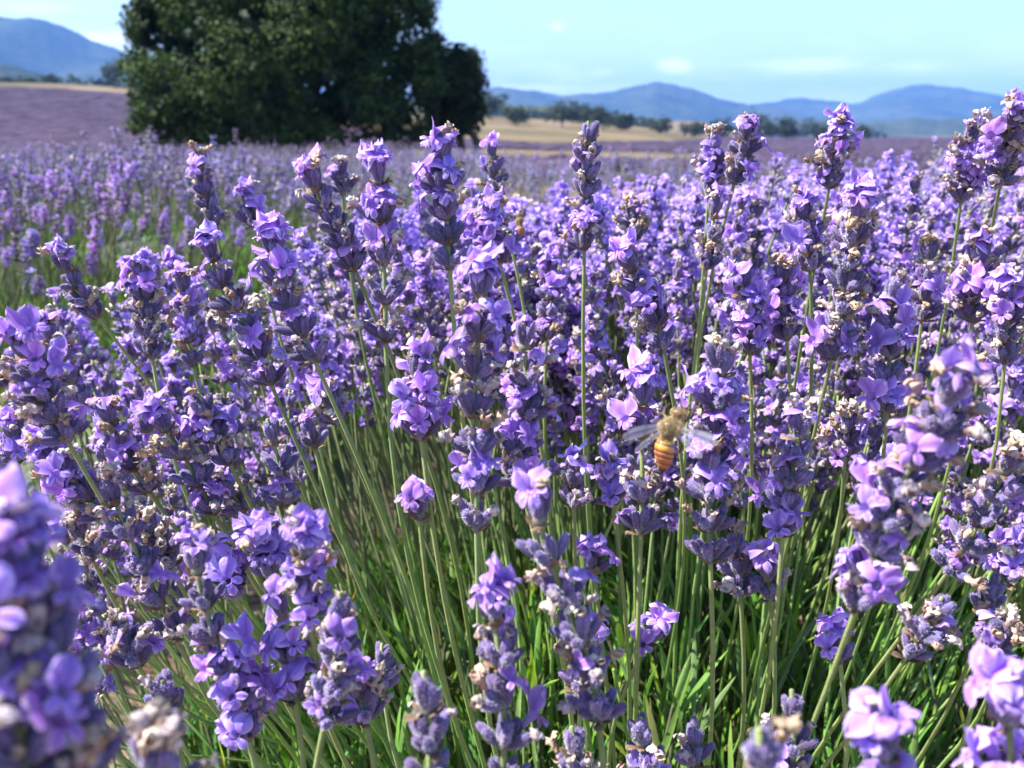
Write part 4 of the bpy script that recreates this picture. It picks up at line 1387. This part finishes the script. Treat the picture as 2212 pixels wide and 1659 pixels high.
# ------------------------------------------------------------------ the crowd of the nearest row
def crowd():
    rg = np.random.default_rng(52)
    n = 110000
    x = rg.uniform(-.9, 1.9, n); y = rg.uniform(.24, 1.75, n)
    off, k = row_of(x, y)
    z = ground_z(x, y) + .640 - .25 * np.clip((np.abs(off) - .25) / .45, 0, 1) ** 2 + rg.normal(0, .026, n) - .12 * np.clip((.50 - y) / .2, 0, 1)
    z = z - (y < .75) * (rg.random(n) < .55) * (.13 + .10 * rg.random(n)) * np.clip((-x - .03) / .22, 0, 1.3)
    P = np.stack([x, y, z], -1)
    px, py, dep = project(P)
    fx, fy, _ = project(P - [0, 0, .055])
    lowlim = np.interp(px, [-200, 0, 350, 600, 700, 1000, 1150, 1400, 1700, 2000, 2300], [1600, 1560, 1400, 1180, 930, 880, 1060, 1130, 1120, 1180, 1250])
    toplim = np.interp(px, [-200, 0, 250, 420, 600, 700, 1000, 1120, 1400, 1500, 1700, 2000, 2300],
                       [740, 700, 590, 540, 590, 440, 420, 440, 390, 380, 340, 330, 300])
    inside = (px > -120) & (px < 2330)
    ok = (fy < lowlim) & (py > toplim) & (px > -900) & (px < 3100) & (inside | (rg.random(n) < .02))
    ok &= (k <= 0) & (off < .47) & (off > -.8)
    idx = np.nonzero(ok)[0]
    # dart throwing: no two tips closer than a hand's thickness
    taken, cells = [], {}
    for i in idx:
        c = (int(x[i] / .026), int(y[i] / .026))
        if any((c[0] + a, c[1] + b) in cells and np.hypot(*(np.array(cells[c[0] + a, c[1] + b]) - (x[i], y[i]))) < .0185 for a in (-1, 0, 1) for b in (-1, 0, 1)):
            continue
        cells[c] = (x[i], y[i])
        taken.append(i)
    taken.sort(key=lambda i: dep[i] + (0 if inside[i] else 9))
    print('crowd', len(taken))
    anchors = [(430, 330, 'slender lone spike at left'), (130, 545, 'dark spike that leans left'), (300, 560, 'upright spike in the left third'),
               (590, 500, 'broad lilac bloom at left centre'), (662, 355, 'pale nodding bloom'), (812, 335, 'tall pale bloom left of centre'), (955, 300, 'dark crowned spike before the tree'),
               (1045, 575, 'large pink violet centre bloom'), (1271, 262, 'tallest slender withered spike'), (1190, 560, 'dark violet spike near the centre'),
               (1350, 540, 'violet spike leaning right'), (1548, 420, 'folded lilac petal tip'), (1615, 262, 'pale crown against the mountains'),
               (1812, 262, 'spike tipped with two violet blossoms'), (1865, 420, 'long thick grey violet spike'), (1930, 600, 'deep violet shaded spike'),
               (2195, 225, 'tallest spike at the right edge'), (2105, 560, 'violet and grey spike near the right edge'), (2066, 790, 'big blurred leaning spike'),
               (1447, 938, 'hovering honeybee'), (45, 715, 'pale bloom at the left edge'), (905, 760, 'short dense dark violet spike'), (1600, 600, 'pink violet blossoms on the right'),
               (240, 1100, 'long drooping brown spike'), (600, 1330, 'violet mass at lower left'), (430, 860, 'two round dark buds'), (330, 1000, 'pointed lilac petals')]
    zone = lambda X: ('at left' if X < 560 else 'left of centre' if X < 1000 else 'at centre' if X < 1330 else 'right of centre' if X < 1660 else 'at right' if X < 1960 else 'at the right edge')

    def describe(X, Y, st):
        q = min(anchors, key=lambda q: np.hypot(q[0] - X, (q[1] - Y) * 1.0))
        dx, dy = X - q[0], Y - q[1]
        dist = np.hypot(dx, dy)
        h_ = 'right' if dx > 0 else 'left'
        v_ = 'below' if dy > 0 else 'above'
        dirn = ('%s the' % v_) if abs(dx) < abs(dy) * .4 else ('%s of the' % h_) if abs(dy) < abs(dx) * .4 else ('%s %s of the' % (v_, h_))
        near = 'just ' if dist < 70 else '' if dist < 150 else 'well '
        nb = sum(c in 'Bb' for c in st)
        look = ('blossoming ' if nb >= .6 * len(st) else 'half-faded ' if nb >= .3 * len(st) else 'withered ') + ('short' if len(st) < 5 else 'long' if len(st) > 5 else 'medium')
        top = {'B': 'flowery', 'b': 'lilac', 'm': 'tan', 'w': 'dry', 'c': 'grey'}[st[-1]]
        words = look.split() + [top + '-tipped', 'lavender', 'spike'] + (near + dirn).split() + q[2].split()
        def size(): return len(' '.join(words).replace('-', ' ').split())
        for spare in ('lavender', 'medium', 'short', 'long', 'well', 'just'):
            if size() > 14 and spare in words[:9]:
                words.remove(spare)
        return ' '.join(words)
    many = 300 - N_FLOWERS
    made = []
    rest = []
    for j, i in enumerate(taken):
        tip = P[i]
        lean = np.array([(x[i] - .08) * .55 + off[i] * NV[0] * .5, off[i] * NV[1] * .5 - .05, 0]) + rg.normal(0, .16, 3) * [1, 1, 0]
        d = np.array([0, 0, 1.0]) + lean
        d /= np.linalg.norm(d)
        if j < many:
            nw = int(rg.integers(4, 7)); L = nw * rg.uniform(.0095, .0125)
            foot = tip - d * L
            mid = tip - d * L * .5 + rg.normal(0, .003, 3)
            root = np.array([x[i] * .55 + BUSH[0] * .45 if y[i] < .8 else x[i] - lean[0] * .3, y[i] - lean[1] * .3 + (.08 if y[i] < .42 else .0), .30])
            mood = rg.random()
            pm = [.44, .28, .16, .06, .06] if mood < .4 else [.18, .28, .30, .14, .10] if mood < .75 else [.03, .13, .34, .34, .16]
            st = ''.join(rg.choice(list('Bbmwc'), nw, p=pm))
            e = lavender(root, [foot, mid, tip], st, rg, describe(px[i], py[i], st), 'lavender crowd ' + zone(px[i]), detail=1, scale=rg.uniform(.82, 1.1))
            made.append((e, py[i]))
        else:
            rest.append((tip, d))
    by = {}
    for e, Y in made:
        by.setdefault(e['label'], []).append((Y, e))
    for lab, v in by.items():
        v.sort(key=lambda q: q[0])
        names = {2: ['upper', 'lower'], 3: ['upper', 'middle', 'lower'], 4: ['uppermost', 'second highest', 'third highest', 'lowest']}.get(len(v), [])
        for q, nm in zip(v, names):
            q[1]['label'] = nm + ' ' + lab
    T0 = [spike_template(rg, 0) for _ in range(12)] + [spike_template(rg, 1) for _ in range(12)]
    if rest:
        tp = np.array([a for a, _ in rest]); dd = np.array([b for _, b in rest])
        m = len(rest)
        pick = rg.integers(0, 12, m) + np.where(tp[:, 1] > 1.02, 12, 0)
        a = scatter(T0, pick, frames(dd, roll=rg.uniform(0, 6.28, m)), rg.uniform(.9, 1.15, m), tp)
        print('crowd rest', m, len(a.T))
        tag(link('lavender_spikes', mesh_of('lavender_spikes', a)), 'violet lavender spikes at the back of the nearest row', kind='stuff')


crowd()


# ------------------------------------------------------------------ honeybees
def bee_mat(name, **kw):
    m, t = material(name)
    at_ = t.n('ShaderNodeAttribute', attribute_name='Col')
    pr = t.n('ShaderNodeBsdfPrincipled', ins={'Base Color': (at_, 0), 'Roughness': kw.get('rough', .45), 'Specular IOR Level': .5,
                                              'Subsurface Weight': 0.0})
    t.n('ShaderNodeOutputMaterial', ins={0: pr})
    return m


M_BEE = bee_mat('bee_shell', rough=.38)
M_FUZZ = bee_mat('bee_fuzz', rough=.9)


def wing_material():
    m, t = material('bee_wing')
    at_ = t.n('ShaderNodeAttribute', attribute_name='Col')
    gl = t.n('ShaderNodeBsdfPrincipled', ins={'Base Color': (at_, 0), 'Roughness': .25, 'Specular IOR Level': .7})
    tp = t.n('ShaderNodeBsdfTransparent', ins={0: (.95, .93, .97, 1)})
    tl = t.n('ShaderNodeBsdfTranslucent', ins={0: (.75, .70, .78, 1)})
    mx = t.n('ShaderNodeMixShader', ins={0: .5, 1: gl, 2: tl})
    t.n('ShaderNodeOutputMaterial', ins={0: t.n('ShaderNodeMixShader', ins={0: .46, 1: tp, 2: mx})})
    return m


M_WING = wing_material()


def build_bee(center, R, scale, label, wing_up=.35):
    """bee frame: +Z from tail to head, +Y the back, X across; metres"""
    rg = np.random.default_rng(3)
    e = link('honeybee', None)
    e.matrix_basis = mat4(R, center, scale)
    tag(e, label, 'bee')
    z = np.array([-8.2, -7.6, -6.8, -5.9, -5.0, -4.1, -3.2, -2.3, -1.5, -1.0, -.7, -.3, .3, 1.0, 1.8, 2.6, 3.2, 3.5, 3.9, 4.4, 5.0, 5.6, 6.0, 6.2]) * 1e-3
    r = np.array([.15, .75, 1.25, 1.65, 1.9, 2.05, 2.05, 1.9, 1.45, .85, .55, 1.0, 1.6, 1.95, 2.0, 1.75, 1.2, .75, 1.05, 1.55, 1.65, 1.3, .7, .1]) * 1e-3
    zz = np.linspace(z[0], z[-1], 84)
    rr = np.interp(zz, z, r)
    k = np.exp(-np.linspace(-1.5, 1.5, 5) ** 2); rr = np.convolve(np.pad(rr, 2, mode='edge'), k / k.sum(), 'valid')
    yo = np.interp(zz, z[[0, 6, 10, 14, 18, 23]], np.array([-1.6, -.1, 0, .3, -.2, -.9]) * 1e-3)
    xo = np.interp(zz, z[[0, 8, 14, 23]], np.array([-.5, .5, .2, -1.5]) * 1e-3) * 1.0
    seg = 22
    th = np.arange(seg) / seg * 2 * PI
    wx = np.where(zz > 3.6e-3, 1.18, 1.0)[:, None]
    ab = (zz < -.9e-3)
    ph = (-zz / 1.25e-3 + .10 * np.sin(zz * 2100)) % 1.0
    ridge_ = np.where(ab, 1 - .05 * np.abs(ph - .0) ** 2, 1.0)[:, None]
    P = np.stack([np.cos(th) * rr[:, None] * wx * ridge_ + xo[:, None], np.sin(th) * rr[:, None] * .92 * ridge_ + yo[:, None],
                  np.broadcast_to(zz[:, None], (84, seg))], -1)
    amber, orange, brown, cream = np.array([.58, .30, .04]), np.array([.52, .15, .04]), np.array([.09, .035, .02]), np.array([.70, .52, .30])
    C = np.zeros((84, seg, 3))
    for i, q in enumerate(zz):
        if q > 3.5e-3:
            c = np.array([.16, .10, .045])
        elif q > -.9e-3:
            c = np.array([.20, .14, .07])
        else:
            base = amber if q > -3.3e-3 else orange * (1 - .25 * np.clip((-q - 4.5e-3) / 3e-3, 0, 1))
            f = ph[i]
            c = brown if f > .78 else (cream * .5 + base * .5 if f < .16 else base)
            if q < -7.3e-3:
                c = brown
        C[i] = c
    body = link('body', mesh_of('body', grid(P, C, 0, wrap=True), [M_BEE]), e)
    # fur on thorax, head and waist
    n = 5200
    Pm = P.reshape(84, seg, 3)
    ii = rg.choice(np.nonzero((zz > -1.6e-3) & (zz < 5.6e-3))[0], n); jj = rg.integers(0, seg, n)
    c0 = np.stack([xo[ii], yo[ii], zz[ii]], -1)
    p = Pm[ii, jj] + rg.normal(0, 8e-5, (n, 3))
    nn = p - c0; nn /= np.linalg.norm(nn, axis=1, keepdims=True) + 1e-9
    d = nn + rg.normal(0, .35, (n, 3)) + [0, 0, -.3]
    d /= np.linalg.norm(d, axis=1, keepdims=True)
    s = np.cross(d, rg.normal(0, 1, (n, 3))); s /= np.linalg.norm(s, axis=1, keepdims=True)
    hl = np.where(zz[ii] > 3.5e-3, .35e-3, .85e-3)[:, None] * rg.uniform(.6, 1.3, (n, 1))
    hv = np.stack([p - s * 4e-5, p + s * 4e-5, p + d * hl], 1).reshape(-1, 3)
    hc = np.repeat(np.array([.62, .48, .24]) * rg.uniform(.6, 1.25, (n, 1)), 3, 0)
    hc = hc * np.where(nn[:, 1:2] > .8, np.array([[.62, .62, .62]]), 1.0).repeat(3, 0)
    tag(link('fur', mesh_of('fur', Arr(hv, np.arange(n * 3).reshape(-1, 3), hc, np.zeros(n, int)), [M_FUZZ], smooth=False), e), kind='stuff')
    # eyes, antennae
    for sx in (-1, 1):
        t = np.linspace(0, PI, 9); ph2 = np.arange(12) / 12 * 2 * PI
        S = np.stack([np.sin(t)[:, None] * np.cos(ph2) * .45, np.sin(t)[:, None] * np.sin(ph2) * .75, np.cos(t)[:, None] * np.ones(12) * 1.0], -1) * 1e-3
        a = grid(S, (.02, .013, .01), 0, wrap=True)
        link('eye', mesh_of('eye', moved(a, T=(sx * 1.45e-3 - 1.1e-3, -.35e-3, 4.9e-3)), [M_BEE]), e)
        ant = np.array([[sx * .4 - 1.3, .2, 5.8], [sx * .9 - 1.4, .7, 6.9], [sx * 1.2 - 1.5, .2, 7.9], [sx * 1.5 - 1.6, -.9, 8.9]]) * 1e-3
        link('antenna', mesh_of('antenna', tube(ant, [1.4e-4, 1.3e-4, 1.3e-4, 1.1e-4], 6, (.05, .03, .02), 0), [M_BEE]), e)
        # legs folded under the thorax
        for j, (z0, reach, zf) in enumerate(((2.4, 2.6, 5.6), (1.2, 3.4, .6), (.2, 3.0, -4.2))):
            lp = np.array([[sx * 1.0, -1.4, z0], [sx * (1.0 + reach * .55), -2.6, z0 + (zf - z0) * .3],
                           [sx * (.9 + reach * .65), -4.1, z0 + (zf - z0) * .65], [sx * (.8 + reach * .45), -5.0, zf]]) * 1e-3
            link('leg', mesh_of('leg', tube(lp, [2.8e-4, 3.4e-4, 3.6e-4 if j == 2 else 2.4e-4, 1.2e-4], 6, (.10, .055, .03), 0), [M_BEE]), e)
        # wings: fore and hind
        for (ln, wd, ang, z0, up) in ((8.4, 3.0, .02 if sx < 0 else -.45, 1.6, wing_up), (6.6, 2.2, -.38 if sx < 0 else -.85, .6, wing_up * .7)):
            u = np.linspace(0, 1, 12)[:, None]; v = np.linspace(-1, 1, 7)[None]
            w_ = wd * .5 * np.interp(u[:, 0], [0, .12, .5, .82, 1], [.15, .4, .9, 1.0, .25])[:, None]
            along, side = u * ln + 0 * v, v * w_ - .2 * wd * u
            X = sx * (1.3 + along * math.cos(ang) * math.cos(up) - 0 * side)
            Zc = z0 + along * math.sin(ang) + side
            Y = 1.3 + along * math.sin(up) + .12 * np.sin(v * 6) * u
            vein = np.where((np.arange(7)[None] % 3 == 0) | (np.arange(12)[:, None] % 5 == 0), .45, 1.0)[..., None]
            Cw = np.array([.80, .76, .80]) * vein
            a = grid(np.stack([X + 0 * Y, Y, Zc], -1) * 1e-3, Cw, 0)
            link('wing', mesh_of('wing', a, [M_WING]), e)
    return e


def view_frame(zx, zy, toward, yx=0.0):
    """axes from picture directions: Z along (zx, zy) (y down) tipped 'toward' the camera, Y facing the camera"""
    cp, sp = math.cos(PITCH), math.sin(PITCH)
    r, u, b = np.array([1, 0, 0.]), np.array([0, sp, cp]), np.array([0, -cp, sp])
    Z = zx * r - zy * u + toward * b
    Z /= np.linalg.norm(Z)
    Y = b + yx * r
    Y = Y - Z * (Y @ Z); Y /= np.linalg.norm(Y)
    X = np.cross(Y, Z)
    return np.stack([X, Y, Z], -1)


build_bee(at(1447, 938, .196), view_frame(.26, -1, .10, -.25), 1.1, 'striped orange honeybee hovering beside the large violet spike right of centre', .25)
build_bee(at(1124, 482, .47), view_frame(-.25, -1, .0, .6), .95, 'small brown blurred honeybee flying behind the centre spikes', .9)

# ------------------------------------------------------------------ haze
bm_v = np.array([[x, y, z] for x in (-11000, 11000) for y in (-12100, 12100) for z in (-60, 640)], float)
bm_t = [[0, 1, 3], [0, 3, 2], [4, 6, 7], [4, 7, 5], [0, 4, 5], [0, 5, 1], [2, 3, 7], [2, 7, 6], [0, 2, 6], [0, 6, 4], [1, 5, 7], [1, 7, 3]]
mh, th_ = material('haze')
vol = th_.n('ShaderNodeVolumePrincipled', ins={'Color': (.17, .40, 1.0, 1), 'Density': HAZE_DENSITY, 'Anisotropy': 0.0})
om = th_.n('ShaderNodeOutputMaterial')
th_.t.links.new(vol.outputs[0], om.inputs['Volume'])
hz = link('haze', mesh_of('haze', Arr(bm_v, bm_t, np.ones((8, 3)), np.zeros(12, int)), [mh], smooth=False))
tag(hz, kind='stuff')
